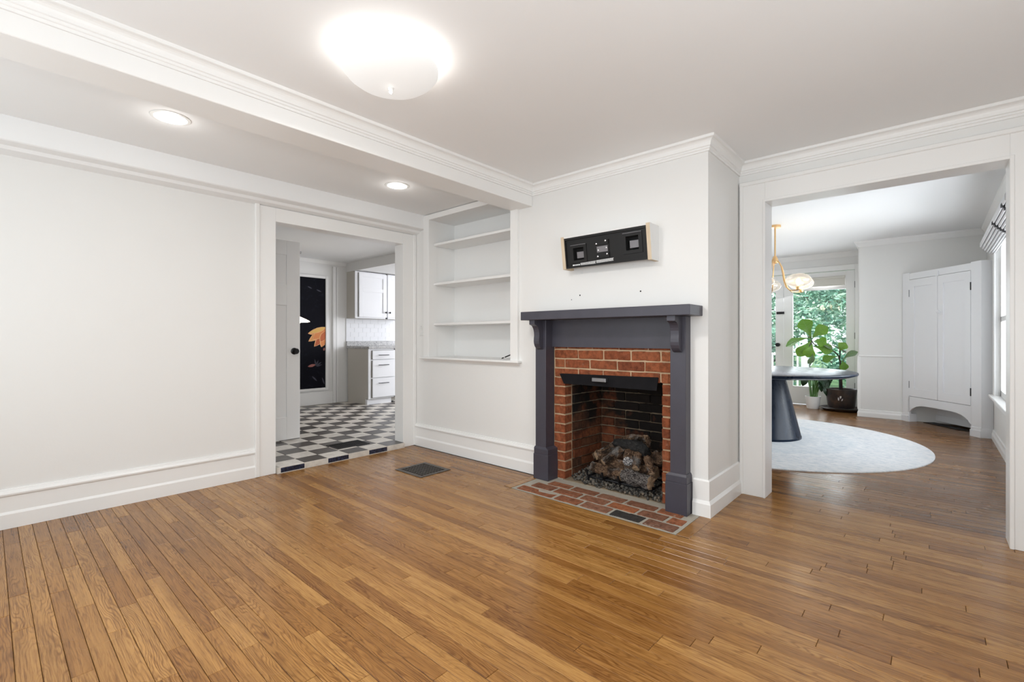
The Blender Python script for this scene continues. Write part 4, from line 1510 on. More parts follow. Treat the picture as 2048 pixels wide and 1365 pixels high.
# ------------------------------------------------------------------ ceiling lights
LX, LY = -1.78, 1.19
cl = thing('ceiling_lamp', 'round white frosted glass bowl light flush to the ceiling', 'ceiling light', (LX, LY, ZC))
bb = B()
prof = [(0.0005, -0.135), (0.06, -0.132), (0.115, -0.122), (0.160, -0.104), (0.190, -0.082), (0.206, -0.062), (0.208, -0.048), (0.203, -0.048), (0.200, -0.062), (0.184, -0.080), (0.155, -0.100), (0.11, -0.117), (0.06, -0.127), (0.0005, -0.130)]
bb.lathe(prof, (LX, LY, ZC), 64, caps=False)
bmesh.ops.remove_doubles(bb.bm, verts=bb.bm.verts, dist=0.0011)
part('glass_bowl', bb, M['dome'], cl, True)
bb = B()
bb.lathe([(0.0005, -0.160), (0.005, -0.158), (0.007, -0.150), (0.004, -0.146), (0.012, -0.142), (0.014, -0.134), (0.0005, -0.133)], (LX, LY, ZC), 20)
part('finial', bb, M['switch'], cl, True)
bb = B()
bb.lathe([(0.10, 0.0), (0.10, -0.018), (0.02, -0.022)], (LX, LY, ZC), 32)
part('ceiling_plate', bb, M['switch'], cl)
bb = B()
bb.cyl((LX, LY, ZC - 0.02), (LX, LY, ZC - 0.134), 0.004, 8)
part('rod', bb, M['switch'], cl)
for k2, (ddx, ddy) in enumerate(((0.07, 0.03), (-0.05, 0.06), (-0.01, -0.075))):
    point('lamp_bulb_light', (LX + ddx * 1.6, LY + ddy * 1.6, ZC - 0.07), 1.1, (1, 0.98, 0.95), 0.03)
_l = area('lamp_room_light', (LX, LY, ZC - 0.145), (LX, LY, 0), 0.34, 0.34, 23, (1, 0.985, 0.96))
_l.data.shape = 'DISK'

for (x, y, lab) in ((-3.183, 0.692, 'round recessed ceiling light over the blank left wall'), (-3.233, 2.222, 'round recessed ceiling light in front of the kitchen doorway')):
    t = thing('recessed_light', lab, 'ceiling light', (x, y, ZC), 'recessed lights in the left ceiling bay')
    bb = B()
    bb.lathe([(0.095, 0.0), (0.094, -0.003), (0.078, -0.005), (0.076, -0.001), (0.076, 0.0)], (x, y, ZC), 32, caps=False)
    part('trim_ring', bb, M['switch'], t, True)
    bb = B()
    bb.lathe([(0.0005, -0.0035), (0.076, -0.003), (0.076, -0.0005)], (x, y, ZC), 32)
    part('lens', bb, M['led'], t)
    point('recessed_spot_light', (x, y, ZC - 0.04), 0.8, (1, 0.97, 0.93), 0.05)

# ------------------------------------------------------------------ dining room
b = B()
b.box(DX, DX + 0.1, YO + 0.1, 4.95, 0, DZ)
b.box(DX, DX + 0.1, 7.06, DY + 0.05, 0, DZ)
b.box(DX, DX + 0.1, 4.95, 7.06, 0, 0.49)
b.box(DX, DX + 0.1, 4.95, 7.06, 2.10, DZ)
struct('wall_dining_right', b, M['dwall'], 'pale dining room wall with the shaded window', 'wall')
b = B()
b.box(-0.77, DX + 0.1, DY, DY + 0.1, 0, DZ)
struct('wall_dining_far', b, M['dwall'], 'pale dining room wall beside the corner cabinet', 'wall')
b = B()
b.box(-0.79, -0.69, DY + 0.1, DR + 0.1, 0, DZ)
struct('wall_dining_return', b, M['dwall'], 'short return wall beside the glazed doors', 'wall')
b = B()
b.box(-3.3, -2.87, DR, DR + 0.12, 0, DZ)
b.box(-0.885, -0.76, DR, DR + 0.12, 0, DZ)
b.box(-2.87, -0.885, DR, DR + 0.12, 2.165, DZ)
struct('wall_dining_doors', b, M['dwall'], 'pale wall around the glazed garden doors', 'wall')
b = B()
b.box(-3.3, -3.2, YO + 0.1, DR + 0.1, 0, DZ)
b.box(-3.3, XB - 0.05, YO + 0.06, YO + 0.15, 0, DZ)
struct('wall_dining_left', b, M['dwall'], 'hidden left wall of the dining room', 'wall')
b = B()
b.box(-3.3, DX + 0.1, YO + 0.12, DR + 0.12, DZ, DZ + 0.1)
struct('ceiling_dining', b, M['ceil'], 'plain white ceiling of the dining room', 'ceiling')
DCR = [(0, DZ - 0.075), (0.012, DZ - 0.075), (0.020, DZ - 0.06), (0.05, DZ - 0.018), (0.055, DZ), (0, DZ)]
b = B()
b.sweep(DCR, [(DX, YO + 0.16), (DX, DY), (-0.77, DY), (-0.77 - 0.02, DR), (-3.2, DR)], [(-1, 0), (-1, -1), (-1, -1), (-1, -1), (0, -1)])
struct('trim_5', b, M['trim'], 'white crown moulding of the dining room', 'moulding')
b = B()
DB = [(0, 0), (0.02, 0), (0.02, 0.055), (0.012, 0.075), (0.010, 0.10), (0, 0.102)]
b.sweep(DB, [(DX, YO + 0.17), (DX, 7.33)], [(-1, 0), (-1, 0)])
b.sweep(DB, [(-0.27, DY), (-0.77, DY), (-0.785, DR - 0.02)], [(0, -1), (-1, -1), (-1, 0)])
struct('baseboard_dining', b, M['trim'], 'low white baseboard of the dining room', 'baseboard')
b = B()
b.box(-0.775, -0.28, DY - 0.012, DY, 0.842, 0.858, 0.003)
b.box(-0.79, -0.755, DY - 0.006, DY + 0.02, 0.10, 0.845)
struct('trim_6', b, M['trim'], 'thin white chair rail left of the corner cabinet', 'rail')
b = B()
b.box(-0.895, -0.80, DR - 0.022, DR, 0, 2.25, 0.003)
b.box(-2.95, -2.86, DR - 0.022, DR, 0, 2.25, 0.003)
b.box(-2.86, -0.895, DR - 0.022, DR, 2.165, 2.25, 0.003)
struct('trim_7', b, M['trim'], 'white casing around the glazed garden doors', 'casing')
b = B()
b.box(DX - 0.02, DX, 7.06, 7.19, 0.46, 2.22, 0.003)
b.box(DX - 0.02, DX, 4.83, 4.95, 0.46, 2.22, 0.003)
b.box(DX - 0.02, DX, 4.83, 7.19, 2.10, 2.22, 0.003)
b.box(DX - 0.05, DX + 0.02, 4.80, 7.22, 0.465, 0.492, 0.004)
b.box(DX - 0.015, DX, 4.86, 7.16, 0.40, 0.465, 0.003)
win = struct('window_1', b, M['trim'], 'white framed dining window beside the corner cabinet', 'window')
bb = B()
for (y0, y1) in ((4.95, 6.0), (6.0, 7.06)):
    bb.box(DX + 0.03, DX + 0.07, y0, y0 + 0.05, 0.49, 2.10)
    bb.box(DX + 0.03, DX + 0.07, y1 - 0.05, y1, 0.49, 2.10)
    bb.box(DX + 0.03, DX + 0.07, y0, y1, 0.49, 0.55)
    bb.box(DX + 0.03, DX + 0.07, y0, y1, 1.27, 1.32)
    bb.box(DX + 0.03, DX + 0.07, y0, y1, 2.05, 2.10)
part('sash', bb, M['trim'], win)
for (y0, y1) in ((5.0, 5.95), (6.05, 7.01)):
    bb = B()
    bb.box(DX + 0.048, DX + 0.052, y0, y1, 0.55, 2.05)
    part('pane', bb, M['pane'], win)

sh = thing('roman_shade', 'white folded window shade with dark tapes above the dining window', 'window shade', (DX - 0.05, 6.0, 2.2))
def fold_at(i):
    t = i / 6
    return DX - 0.118 + 0.100 * t, 2.078 - 0.085 * math.sin(t * math.pi / 2)


for i in range(7):
    xo, z0 = fold_at(i)
    bb = B()
    bb.prism([(xo, z0 + 0.045), (xo, z0 + 0.008), (xo + 0.005, z0), (xo + 0.011, z0 + 0.002), (xo + 0.013, z0 + 0.012), (xo + 0.013, z0 + 0.06), (xo + 0.006, z0 + 0.062)], 'y', 4.84, 7.17)
    part('fold', bb, M['fabric'], sh)
for y in (5.72, 5.0):
    bb = B()
    for i in range(7):
        xo, z0 = fold_at(i)
        bb.box(xo - 0.003, xo + 0.015, y, y + 0.07, z0 - 0.003, z0 + 0.02)
    part('tape', bb, M['cord'], sh)
bb = B()
bb.prism([(DX - 0.112, 2.12), (DX - 0.10, 2.135), (DX - 0.003, 2.20), (DX - 0.003, 2.06), (DX - 0.02, 2.06)], 'y', 4.84, 7.17)
part('head_rail', bb, M['fabric'], sh)


def french_door(name, x0, x1, label, knob_side):
    t = thing(name, label, 'door', ((x0 + x1) / 2, DR + 0.03, 0))
    t['kind'] = 'structure'
    y0, y1 = DR + 0.005, DR + 0.05
    gx0, gx1, gz0, gz1 = x0 + 0.135, x1 - 0.115, 0.30, 1.875
    if knob_side == 'R':
        gx0, gx1 = x0 + 0.115, x1 - 0.12
    for (a, c, d, e) in ((x0, gx0, 0.008, 2.155), (gx1, x1, 0.008, 2.155)):
        bb = B()
        bb.box(a, c, y0, y1, d, e, 0.003)
        part('stile', bb, M['trim'], t)
    for (d, e) in ((0.008, gz0), (gz1, 2.155)):
        bb = B()
        bb.box(gx0, gx1, y0, y1, d, e, 0.003)
        part('rail', bb, M['trim'], t)
    bb = B()
    bb.box(gx0, gx1, y0 + 0.02, y0 + 0.025, gz0, gz1)
    part('pane', bb, M['pane'], t)
    return t


d2 = french_door('door_2', -1.878, -0.897, 'white glazed door with dark hinges beside the corner wall', 'L')
for z in (1.934, 1.134, 0.35):
    bb = B()
    bb.box(-0.902, -0.888, DR - 0.012, DR + 0.006, z - 0.05, z + 0.05)
    part('hinge', bb, M['satin'], d2)
bb = B()
bb.box(-0.8965, -0.893, DR - 0.002, DR + 0.01, 0.01, 2.16)
part('gap_shade', bb, M['void'], d2)  # black strip that draws the shade in the gap beside the casing
d3 = french_door('door_3', -2.86, -1.882, 'white glazed door with black knob and bolt, mostly behind casing', 'R')
bb = B()
bb.tube([(-1.962, DR + 0.004, 0.985), (-1.962, DR - 0.004, 0.985), (-1.962, DR - 0.03, 0.985), (-1.962, DR - 0.04, 0.985), (-1.962, DR - 0.06, 0.985), (-1.962, DR - 0.066, 0.985)], [0.032, 0.032, 0.012, 0.026, 0.032, 0.012], 18)
part('knob', bb, M['satin'], d3, True)
bb = B()
bb.box(-1.985, -1.905, DR - 0.014, DR + 0.005, 1.505, 1.545, 0.003)
bb.box(-1.900, -1.868, DR - 0.02, DR + 0.005, 1.505, 1.545, 0.003)
bb.cyl((-1.93, DR - 0.017, 1.525), (-1.885, DR - 0.017, 1.525), 0.007, 8)
part('bolt', bb, M['satin'], d3)
rs = thing('roller_shade', 'cream fabric shade rolled up at the top of the glazed door', 'window shade', (-1.37, DR, 2.0))
bb = B()
bb.cyl((-1.72, DR - 0.03, 2.06), (-1.02, DR - 0.03, 2.06), 0.022, 14)
part('roll', bb, M['creamfabric'], rs)
bb = B()
bb.box(-1.715, -1.025, DR - 0.034, DR - 0.028, 1.945, 2.06)
part('fabric', bb, M['creamfabric'], rs)
bb = B()
bb.box(-1.718, -1.022, DR - 0.038, DR - 0.024, 1.93, 1.948, 0.003)
part('hem_bar', bb, M['creamfabric'], rs)

# chandelier
CX, CY = -1.41, 6.32
ch = thing('chandelier', 'brass chandelier with curved arms and clear glass globes', 'chandelier', (CX, CY, DZ))
bb = B()
bb.lathe([(0.062, 0), (0.062, -0.028), (0.01, -0.032)], (CX, CY, DZ), 32)
part('canopy', bb, M['brass'], ch)
bb = B()
bb.cyl((CX, CY, DZ - 0.03), (CX, CY, 2.06), 0.009, 12)
part('stem', bb, M['brass'], ch)
bb = B()
bb.lathe([(0.010, 0.085), (0.018, 0.08), (0.030, 0.05), (0.040, 0.02), (0.036, 0.0), (0.01, -0.01)], (CX, CY, 2.0), 20)
part('hub', bb, M['brass'], ch, True)
for k2, a in enumerate((41.8, 113.8, 185.8, 257.8, 329.8)):
    dx, dy = math.cos(math.radians(a)), math.sin(math.radians(a))
    path = []
    for (r, z) in ((0.02, 2.03), (0.05, 2.01), (0.085, 1.95), (0.105, 1.87), (0.12, 1.78), (0.15, 1.70), (0.20, 1.655), (0.26, 1.648), (0.315, 1.650)):
        path.append((CX + dx * r, CY + dy * r, z))
    bb = B()
    bb.tube(path, 0.0065, 10)
    arm = part('arm', bb, M['brass'], ch, True)
    gx, gy = CX + dx * 0.315, CY + dy * 0.315
    bb = B()
    bb.lathe([(0.012, -0.02), (0.024, -0.012), (0.024, 0.022), (0.016, 0.03)], (gx, gy, 1.665), 16)
    part('socket', bb, M['brass'], arm, True)
    bb = B()
    bb.lathe([(0.0005, -0.03), (0.012, -0.024), (0.022, 0.0), (0.027, 0.02), (0.020, 0.045), (0.0005, 0.055)], (gx, gy, 1.725), 16)
    part('bulb', bb, M['bulb'], arm, True)
    bb = B()
    prof = []
    for i in range(13):
        th = math.radians(-78 + 168 * i / 12)
        prof.append((max(0.0006, 0.130 * math.cos(th)), 0.078 * math.sin(th)))
    bb.lathe(prof, (gx, gy, 1.758), 32, caps=False)
    part('globe', bb, M['globe'], arm, True)
    if k2 < 1 or k2 == 2:
        point('chandelier_light', (gx, gy, 1.74), 3.0, (1, 0.80, 0.55), 0.05)

# table and rug
TX, TY = -1.48, 5.80
tb = thing('dining_table', 'round blue-black pedestal dining table with conical base on rug', 'table', (TX, TY, 0))
bb = B()
R_ = 0.93
bb.lathe([(0.02, 0.745), (R_ - 0.014, 0.745), (R_ - 0.003, 0.741), (R_, 0.731), (R_ - 0.006, 0.718), (R_ - 0.06, 0.700), (R_ - 0.30, 0.684), (0.02, 0.680)], (TX, TY, 0), 96)
part('tabletop', bb, M['bluetable'], tb, True)
bb = B()
bb.lathe([(0.40, 0.012), (0.40, 0.030), (0.395, 0.034), (0.255, 0.640), (0.27, 0.655), (0.42, 0.682)], (TX + 0.03, TY + 0.03, 0), 64)
part('base', bb, M['bluetable'], tb, True)
bb = B()
bb.lathe([(1.49, 0.0), (1.49, 0.008), (1.482, 0.011), (0.02, 0.011)], (-1.47, 5.81, 0), 96)
o = finish('round_rug', bb, M['rug'])
tag(o, 'large round pale grey distressed rug under the dining table', 'rug')

# corner cabinet
A2, B2 = Vector((-0.297, 8.172)), Vector((0.400, 7.296))
U2 = (B2 - A2)
LEN = U2.length
U2.normalize()
N2 = Vector((-U2.y, U2.x)) * -1.0
if N2.y > 0:
    N2 = -N2


def cpt(s, d, z):
    """point on the cabinet front: s along, d out of the face"""
    q = A2 + U2 * s + N2 * d
    return Vector((q.x, q.y, z))


def cbox(bb, s0, s1, d0, d1, z0, z1):
    bb.hexa([cpt(s0, d1, z0), cpt(s1, d1, z0), cpt(s1, d0, z0), cpt(s0, d0, z0), cpt(s0, d1, z1), cpt(s1, d1, z1), cpt(s1, d0, z1), cpt(s0, d0, z1)])
    return bb


cc = thing('corner_cabinet', 'tall white two-door corner cabinet with arched base', 'cabinet', (0.05, 7.75, 0))
bb = B()
q0, q1 = cpt(0.02, -0.025, 0), cpt(LEN - 0.02, -0.025, 0)
bb.prism([(q0.x, q0.y), (q1.x, q1.y), (DX - 0.004, 7.45), (DX - 0.004, DY - 0.004), (-0.15, DY - 0.004)], 'z', 0.31, 1.93)
part('carcass', bb, M['cab'], cc)
s_l0, s_l1, s_r0, s_r1 = 0.0, 0.115, LEN - 0.125, LEN
for (a, c) in ((s_l0, s_l1), (s_r0, s_r1)):
    bb = B()
    cbox(bb, a, c, -0.02, 0.0, 0.0, 1.955)
    ps = part('post', bb, M['cab'], cc)
    bb = B()
    aa, c2 = (a, a + 0.10) if a == 0 else (c - 0.12, c)
    cbox(bb, aa - 0.004, c2 + 0.006, -0.10, 0.014, 0.0, 0.075)
    cbox(bb, aa, c2 + 0.002, -0.10, 0.007, 0.075, 0.105)
    part('foot', bb, M['cab'], ps)
bb = B()
cbox(bb, s_l1, s_r0, -0.02, -0.002, 1.865, 1.945)
part('top_rail', bb, M['cab'], cc)
# apron with its flat arch
bb = B()
n = 14
outer, inner = [], []
sa, sb = 0.095, LEN - 0.115
top_z = 0.335
arch = []
for i in range(n + 1):
    t = i / n
    s = sa + (sb - sa) * t
    e = abs(2 * t - 1)
    arch.append((s, 0.235 - 0.12 * e ** 5))
bm = bb.bm
fr = [bm.verts.new(cpt(s, 0.0, z)) for s, z in arch]
ft = [bm.verts.new(cpt(s, 0.0, top_z)) for s, z in arch]
br = [bm.verts.new(cpt(s, -0.022, z)) for s, z in arch]
bt = [bm.verts.new(cpt(s, -0.022, top_z)) for s, z in arch]
for i in range(n):
    bm.faces.new((fr[i], fr[i + 1], ft[i + 1], ft[i]))
    bm.faces.new((br[i + 1], br[i], bt[i], bt[i + 1]))
    bm.faces.new((fr[i + 1], fr[i], br[i], br[i + 1]))
    bm.faces.new((ft[i], ft[i + 1], bt[i + 1], bt[i]))
part('apron', bb, M['cab'], cc)
bb = B()
cbox(bb, 0.10, LEN - 0.05, -0.30, -0.28, 0.03, 0.31)
cbox(bb, 0.10, LEN - 0.05, -0.285, -0.268, 0.03, 0.11)
part('inner_board', bb, M['cab'], cc)
sm = (s_l1 + s_r0) / 2
for (a, c, kn, hs) in ((s_l1 + 0.003, sm - 0.003, None, s_l1 - 0.004), (sm + 0.003, s_r0 - 0.003, sm + 0.035, s_r0 - 0.004)):
    bb = B()
    cbox(bb, a, c, -0.018, -0.004, 0.340, 1.860)
    w = 0.075
    for (e, f2, g, h) in ((a, a + w, 0.340, 1.860), (c - w, c, 0.340, 1.860), (a + w, c - w, 0.340, 0.440), (a + w, c - w, 1.765, 1.860)):
        cbox(bb, e, f2, -0.006, 0.004, g, h)
    dr = part('door', bb, M['cab'], cc)
    if kn:
        bb = B()
        p0 = cpt(kn, 0.004, 1.418)
        nn = Vector((N2.x, N2.y, 0))
        bb.tube([p0, p0 + nn * 0.012, p0 + nn * 0.018, p0 + nn * 0.034, p0 + nn * 0.038], [0.008, 0.008, 0.02, 0.02, 0.008], 14)
        part('knob', bb, M['cab'], dr, True)
    for z in ((1.685, 0.49)):
        bb = B()
        cbox(bb, hs, hs + 0.008, -0.004, 0.007, z - 0.045, z + 0.045)
        part('hinge', bb, M['satin'] if kn else M['chrome'], dr)
bb = B()
cbox(bb, sm - 0.014, sm + 0.014, 0.0, 0.012, 1.858, 1.915)
part('turn_catch', bb, M['cab'], cc)
bb = B()
q = cpt(LEN, 0.0, 0)
bb.hexa([(q.x, q.y, 0.0), (DX - 0.002, 7.338, 0.0), (DX - 0.002, 7.36, 0.0), (q.x - 0.01, q.y + 0.02, 0.0), (q.x, q.y, 1.955), (DX - 0.002, 7.338, 1.955), (DX - 0.002, 7.36, 1.955), (q.x - 0.01, q.y + 0.02, 1.955)])
bb.hexa([(q.x - 0.004, q.y - 0.014, 0.0), (DX - 0.002, 7.322, 0.0), (DX - 0.002, 7.36, 0.0), (q.x - 0.01, q.y + 0.02, 0.0), (q.x - 0.002, q.y - 0.006, 0.10), (DX - 0.002, 7.332, 0.10), (DX - 0.002, 7.36, 0.10), (q.x - 0.01, q.y + 0.02, 0.10)])
part('side_return', bb, M['cab'], cc)
vt = thing('floor_vent', 'black slotted floor vent under the corner cabinet arch', 'floor vent', (0.0, 7.9, 0))
bb = B()
cbox(bb, 0.17, 0.72, -0.26, -0.13, 0.0, 0.006)
part('frame', bb, M['black'], vt)
bb = B()
for i in range(18):
    cbox(bb, 0.19 + i * 0.028, 0.203 + i * 0.028, -0.25, -0.14, 0.006, 0.010)
part('louvres', bb, M['satin'], vt)


# ------------------------------------------------------------------ plants
def leaf_blade(bb, base, tip, width, face, droop=0.03, shape='fig', curl=0.15, n=9):
    """leaf from base to tip; face is the direction its upper side looks to"""
    base, tip, face = Vector(base), Vector(tip), Vector(face).normalized()
    d = tip - base
    side = d.cross(face).normalized()
    up = side.cross(d).normalized()
    rows = []
    for i in range(n + 1):
        t = i / n
        if shape == 'fig':
            w = width * (0.10 + 0.62 * math.sin(min(1, t * 1.35) * math.pi / 2) ** 1.5 + 0.42 * math.exp(-((t - 0.72) / 0.22) ** 2)) * (1 - max(0, (t - 0.80) / 0.2) ** 2.2)
        else:
            w = width * math.sin(math.pi * min(1, t * 0.97 + 0.03)) ** 0.8 * (1 - 0.25 * t)
        w = max(w, width * 0.03)
        c = base + d * t + up * (droop * math.sin(t * math.pi) * 1.2 - droop * t * t)
        row = []
        for j in (-1, -0.55, 0, 0.55, 1):
            wav = 0.06 * width * math.sin(t * 19 + j * 2.0) * abs(j)
            row.append(c + side * (w * j) + up * (curl * w * (abs(j) ** 1.5) - curl * w * 0.4 + wav))
        rows.append(row)
    vs = [[bb.bm.verts.new(p) for p in r] for r in rows]
    for a, c in zip(vs, vs[1:]):
        for j in range(4):
            bb.bm.faces.new((a[j], a[j + 1], c[j + 1], c[j]))
    return rows, up


fig = thing('potted_fiddle_leaf_fig', 'fiddle leaf fig in a dark bronze pot before the glazed doors', 'potted plant', (-1.03, 8.66, 0.04))
PX, PY = -1.035, 8.66
bb = B()
bb.lathe([(0.01, 0.045), (0.165, 0.045), (0.172, 0.06), (0.198, 0.30), (0.203, 0.325), (0.196, 0.330), (0.186, 0.322), (0.182, 0.290), (0.01, 0.285)], (PX, PY, 0), 40)
part('pot', bb, M['potdark'], fig, True)
bb = B()
bb.lathe([(0.01, 0.292), (0.183, 0.292), (0.18, 0.286)], (PX, PY, 0), 24)
part('soil', bb, M['soil'], fig)
M['decal'] = mat('pot_motif', (0.55, 0.53, 0.52), 0.5)
bb = B()
for (da, z, l, wd) in ((-0.16, 0.19, 0.05, 0.010), (-0.05, 0.225, 0.06, 0.012), (0.03, 0.18, 0.04, 0.008)):
    a = math.atan2(-PY, -PX) + da
    c = Vector((PX + 0.190 * math.cos(a), PY + 0.190 * math.sin(a), z))
    leaf_blade(bb, c + Vector((0.0, 0, -l / 2)), c + Vector((0.012 + da * 0.1, 0, l / 2)), wd, (math.cos(a), math.sin(a), 0), 0.0, 'lily', 0.0, 5)
part('pot_motif', bb, M['decal'], fig)
bb = B()
bb.tube([(-1.044, 8.62, 0.28), (-1.046, 8.62, 0.60), (-1.044, 8.62, 0.93)], 0.014, 10)
part('stake', bb, M['satin'], fig)
bb = B()
bb.tube([(-1.02, 8.63, 0.28), (-1.03, 8.615, 0.55), (-1.04, 8.60, 0.74), (-1.06, 8.60, 0.83), (-1.113, 8.61, 0.89), (-1.19, 8.62, 0.925), (-1.268, 8.62, 0.949), (-1.34, 8.62, 0.975), (-1.386, 8.62, 1.009), (-1.41, 8.62, 1.06), (-1.424, 8.62, 1.115)], [0.013, 0.012, 0.011, 0.010, 0.009, 0.008, 0.008, 0.0075, 0.007, 0.006, 0.004], 10)
bb.tube([(-1.035, 8.62, 0.45), (-1.02, 8.61, 0.62), (-1.00, 8.60, 0.77)], [0.009, 0.007, 0.005], 8)
part('stem', bb, M['stem'], fig, True)
toc = Vector((1.3, -8.0, 0.6)).normalized()
for (bs, tp, w, fc, m) in (((-1.424, 1.117), (-1.525, 1.395), 0.098, (0.15, -1, 0.35), 'leaf'), ((-1.40, 1.10), (-1.205, 1.275), 0.092, (0.0, -1, 0.5), 'leaf'),
                           ((-1.425, 1.10), (-1.765, 0.985), 0.085, (-0.3, -0.8, 0.9), 'leaf'), ((-1.415, 1.055), (-1.60, 0.815), 0.072, (0.2, -1, 0.2), 'leaf'),
                           ((-1.404, 1.005), (-1.46, 0.80), 0.078, (0.3, -1, 0.1), 'leaf'), ((-1.393, 0.90), (-1.435, 0.692), 0.05, (0.9, -0.6, 0.1), 'leafpale'),
                           ((-1.385, 1.045), (-1.215, 1.02), 0.085, (0.0, -0.8, 0.7), 'leaf'), ((-1.372, 0.965), (-1.135, 0.905), 0.075, (0.1, -1, 0.35), 'leaf'),
                           ((-1.33, 0.985), (-1.13, 0.955), 0.05, (0, -0.5, 1), 'leafpale'), ((-1.08, 0.82), (-1.265, 0.755), 0.058, (0.0, -1, 0.4), 'leaf'),
                           ((-1.048, 0.905), (-0.975, 1.02), 0.062, (0, -1, 0.2), 'leaf'), ((-1.005, 0.765), (-0.835, 0.905), 0.050, (0.7, -0.6, 0.9), 'leafpale'),
                           ((-1.02, 0.76), (-0.985, 0.62), 0.055, (0.5, -1, 0.0), 'leaf')):
    bb = B()
    yy = 8.62
    b3, t3 = Vector((bs[0], yy, bs[1])), Vector((tp[0], yy - 0.05, tp[1]))
    rows, up = leaf_blade(bb, b3, t3, w, fc, 0.03, 'fig')
    lf_ = part('leaf', bb, M[m], fig, True)
    bb = B()
    mid_ = [r[2] + up * 0.003 for r in rows]
    bb.tube(mid_, [0.0035 - 0.0025 * i / len(mid_) for i in range(len(mid_))], 6)
    for i in (2, 4, 5, 6, 7):
        for j in (0, 4):
            e = rows[min(i + 1, len(rows) - 1)][j]
            bb.tube([rows[i][2] + up * 0.003, rows[i][2].lerp(e, 0.85) + up * 0.005], [0.0018, 0.0008], 5)
    part('veins', bb, M['leafvein'], lf_)
sa_ = B()
sa_.lathe([(0.01, 0.0), (0.22, 0.0), (0.275, 0.040), (0.282, 0.044), (0.272, 0.046), (0.215, 0.014), (0.01, 0.012)], (PX, PY, 0), 48)
o = finish('plant_saucer', sa_, M['potdark'], None, True)
tag(o, 'wide dark bronze saucer under the fiddle leaf fig pot', 'saucer')

ly = thing('potted_lily', 'leafy green plant in a small white pot under the table edge', 'potted plant', (-1.42, 8.60, 0))
QX, QY = -1.395, 8.62
bb = B()
bb.lathe([(0.01, 0.0), (0.078, 0.0), (0.082, 0.008), (0.103, 0.175), (0.105, 0.190), (0.098, 0.190), (0.094, 0.165), (0.01, 0.16)], (QX, QY, 0), 36)
part('pot', bb, M['potwhite'], ly, True)
rr = random.Random(8)
for i in range(20):
    a = rr.uniform(0, 6.283)
    r0, r1 = rr.uniform(0.0, 0.06), rr.uniform(0.05, 0.16)
    h = rr.uniform(0.42, 0.60)
    bx_, by_ = QX + r0 * math.cos(a), QY + r0 * math.sin(a)
    ex_, ey_ = QX + r1 * math.cos(a), QY + r1 * math.sin(a) * 0.7
    bb = B()
    bb.tube([(bx_, by_, 0.15), ((bx_ + ex_) / 2 - 0.005, (by_ + ey_) / 2, 0.15 + (h - 0.15) * 0.55), (ex_, ey_, h)], [0.006, 0.005, 0.003], 6)
    part('stalk', bb, M['stalk'], ly, True)
    bb = B()
    L = rr.uniform(0.12, 0.19)
    leaf_blade(bb, (ex_, ey_, h), (ex_ + L * 0.8 * math.cos(a), ey_ + L * 0.55 * math.sin(a), h - rr.uniform(-0.02, 0.11)), rr.uniform(0.03, 0.045), (0.2, -0.5, 0.9), 0.03, 'lily', 0.2, 6)
    part('leaf', bb, M['leafdark'], ly, True)
for (x, y, z, ex, ez) in ((-1.30, 8.60, 0.50, -1.24, 0.31), (-1.27, 8.62, 0.50, -1.19, 0.25), (-1.25, 8.63, 0.54, -1.17, 0.36), (-1.28, 8.60, 0.44, -1.27, 0.27), (-1.22, 8.63, 0.52, -1.14, 0.45), (-1.24, 8.6, 0.38, -1.19, 0.20), (-1.31, 8.63, 0.56, -1.23, 0.47), (-1.5, 8.62, 0.52, -1.56, 0.43), (-1.49, 8.62, 0.48, -1.53, 0.34)):
    bb = B()
    bb.tube([(QX + (0.03 if x > QX else -0.03), QY, 0.15), ((QX + x) / 2, y, 0.40), (x, y, z)], [0.006, 0.005, 0.003], 6)
    part('stalk', bb, M['stalk'], ly, True)
    bb = B()
    leaf_blade(bb, (x, y, z), (ex, y - 0.03, ez), 0.055, (0.3, -1, 0.4), 0.03, 'lily', 0.15, 7)
    part('leaf', bb, M['leafdark'], ly, True)

# ------------------------------------------------------------------ garden outside
b = B()
b.box(-30, 25, DR + 0.12, 45, -0.45, -0.35)
o = finish('ground_outside', b, M['lawn'])
tag(o, 'green garden ground beyond the porch', 'ground', None, 'structure')
pd = thing('porch_deck', 'grey boarded porch deck outside the glazed doors', 'deck', (-2, 10, -0.1))
for i in range(15):
    bb = B()
    bb.box(-5.0, 1.5, DR + 0.13 + i * 0.14, DR + 0.262 + i * 0.14, -0.12, -0.06, 0.004)
    part('board', bb, M['deck'], pd)
rl = thing('porch_railing', 'white porch railing seen through the glazed doors', 'railing', (-2, 11.1, -0.06))
M['railwhite'] = mat('white_railing_paint', (0.80, 0.81, 0.80), 0.5)
for x in (-3.1, -1.93, -0.4):
    bb = B()
    bb.box(x - 0.06, x + 0.06, 11.05, 11.17, -0.06, 0.86, 0.005)
    bb.box(x - 0.075, x + 0.075, 11.035, 11.185, 0.86, 0.89, 0.004)
    part('post', bb, M['railwhite'], rl)
for z in (0.04, 0.74):
    bb = B()
    bb.box(-3.1, -1.93, 11.09, 11.13, z, z + 0.05, 0.004)
    part('rail', bb, M['railwhite'], rl)
for i in range(9):
    x = -3.0 + i * 0.115
    bb = B()
    bb.box(x, x + 0.03, 11.095, 11.125, 0.09, 0.74)
    part('baluster', bb, M['railwhite'], rl)


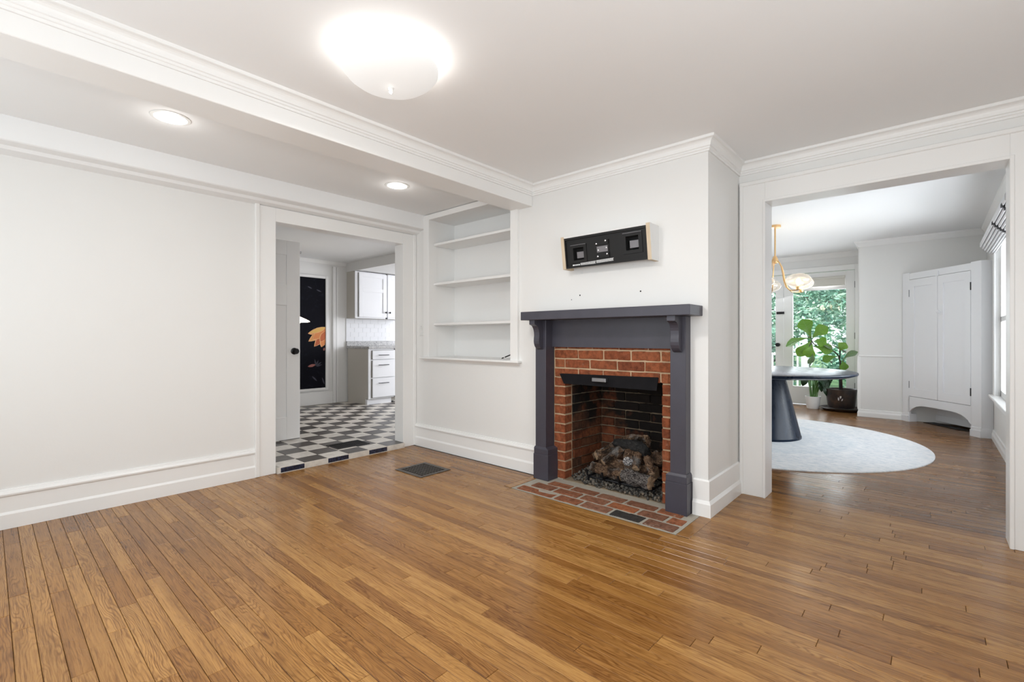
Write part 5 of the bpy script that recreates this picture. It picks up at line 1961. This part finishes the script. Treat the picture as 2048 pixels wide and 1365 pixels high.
def tree(label, x, y, z0, h, r, n, seed, leaf=0.16, name='garden_tree'):
    rr = random.Random(seed)
    t = thing(name, label, 'tree', (x, y, -0.4), 'trees in the garden')
    bb = B()
    bb.tube([(x, y, -0.42), (x + 0.05, y, z0 * 0.5), (x - 0.08, y, z0 + h * 0.4), (x, y, z0 + h * 0.7)], [0.10, 0.08, 0.04, 0.01], 10)
    for k2 in range(7):
        a = rr.uniform(0, 6.283)
        zz = z0 + h * rr.uniform(0.1, 0.7)
        bb.tube([(x, y, zz), (x + r * 0.4 * math.cos(a), y + r * 0.4 * math.sin(a), zz + 0.3), (x + r * 0.8 * math.cos(a), y + r * 0.8 * math.sin(a), zz + 0.5)], [0.03, 0.02, 0.008], 6)
    part('trunk', bb, M['trunk'], t, True)
    clumps = []
    for k2 in range(26):
        v = Vector((rr.gauss(0, 1), rr.gauss(0, 1), rr.gauss(0, 1))).normalized() * rr.uniform(0.35, 1.0)
        clumps.append((Vector((x + v.x * r, y + v.y * r, z0 + h * 0.5 + v.z * h * 0.55)), rr.uniform(0.25, 0.5) * r * 0.75))
    bb = B()
    for k2 in range(n):
        c, cr = rr.choice(clumps)
        v = Vector((rr.gauss(0, 1), rr.gauss(0, 1), rr.gauss(0, 1))).normalized() * cr * rr.uniform(0.5, 1.0)
        p = c + v
        s = leaf * rr.uniform(0.6, 1.2)
        a = Vector((rr.gauss(0, 1), rr.gauss(0, 1), rr.gauss(0, 0.6))).normalized()
        d = a.cross(Vector((rr.gauss(0, 1), rr.gauss(0, 1), rr.gauss(0, 1)))).normalized()
        q = [p - a * s * 0.6, p - d * s * 0.22, p + a * s * 0.6, p + d * s * 0.22]
        bb.bm.faces.new([bb.bm.verts.new(w) for w in q])
    me = bpy.data.meshes.new('foliage')
    bb.bm.to_mesh(me)
    bb.bm.free()
    me.materials.append(M['foliage'])
    o = link(bpy.data.objects.new('foliage', me))
    hang(o, t)
    o['kind'] = 'stuff'
    return t


tree('broad leafy garden tree filling the right half of the door glass', -1.25, 15.2, 0.3, 3.9, 1.8, 5200, 1)
tree('bushy garden tree behind the left half of the door glass', -5.6, 17.2, 0.3, 4.2, 1.9, 5200, 2)
tree('tall garden tree standing farthest back behind the others', -3.6, 21.5, 0.8, 5.6, 2.6, 5200, 3, 0.22)
tree('low dark shrub just behind the white porch railing', -3.4, 13.4, -0.2, 1.3, 1.1, 3600, 4, 0.12, 'garden_shrub')
tree('low rounded shrub right of the white porch railing', -1.1, 12.9, -0.2, 1.2, 0.95, 3200, 5, 0.12, 'garden_shrub')
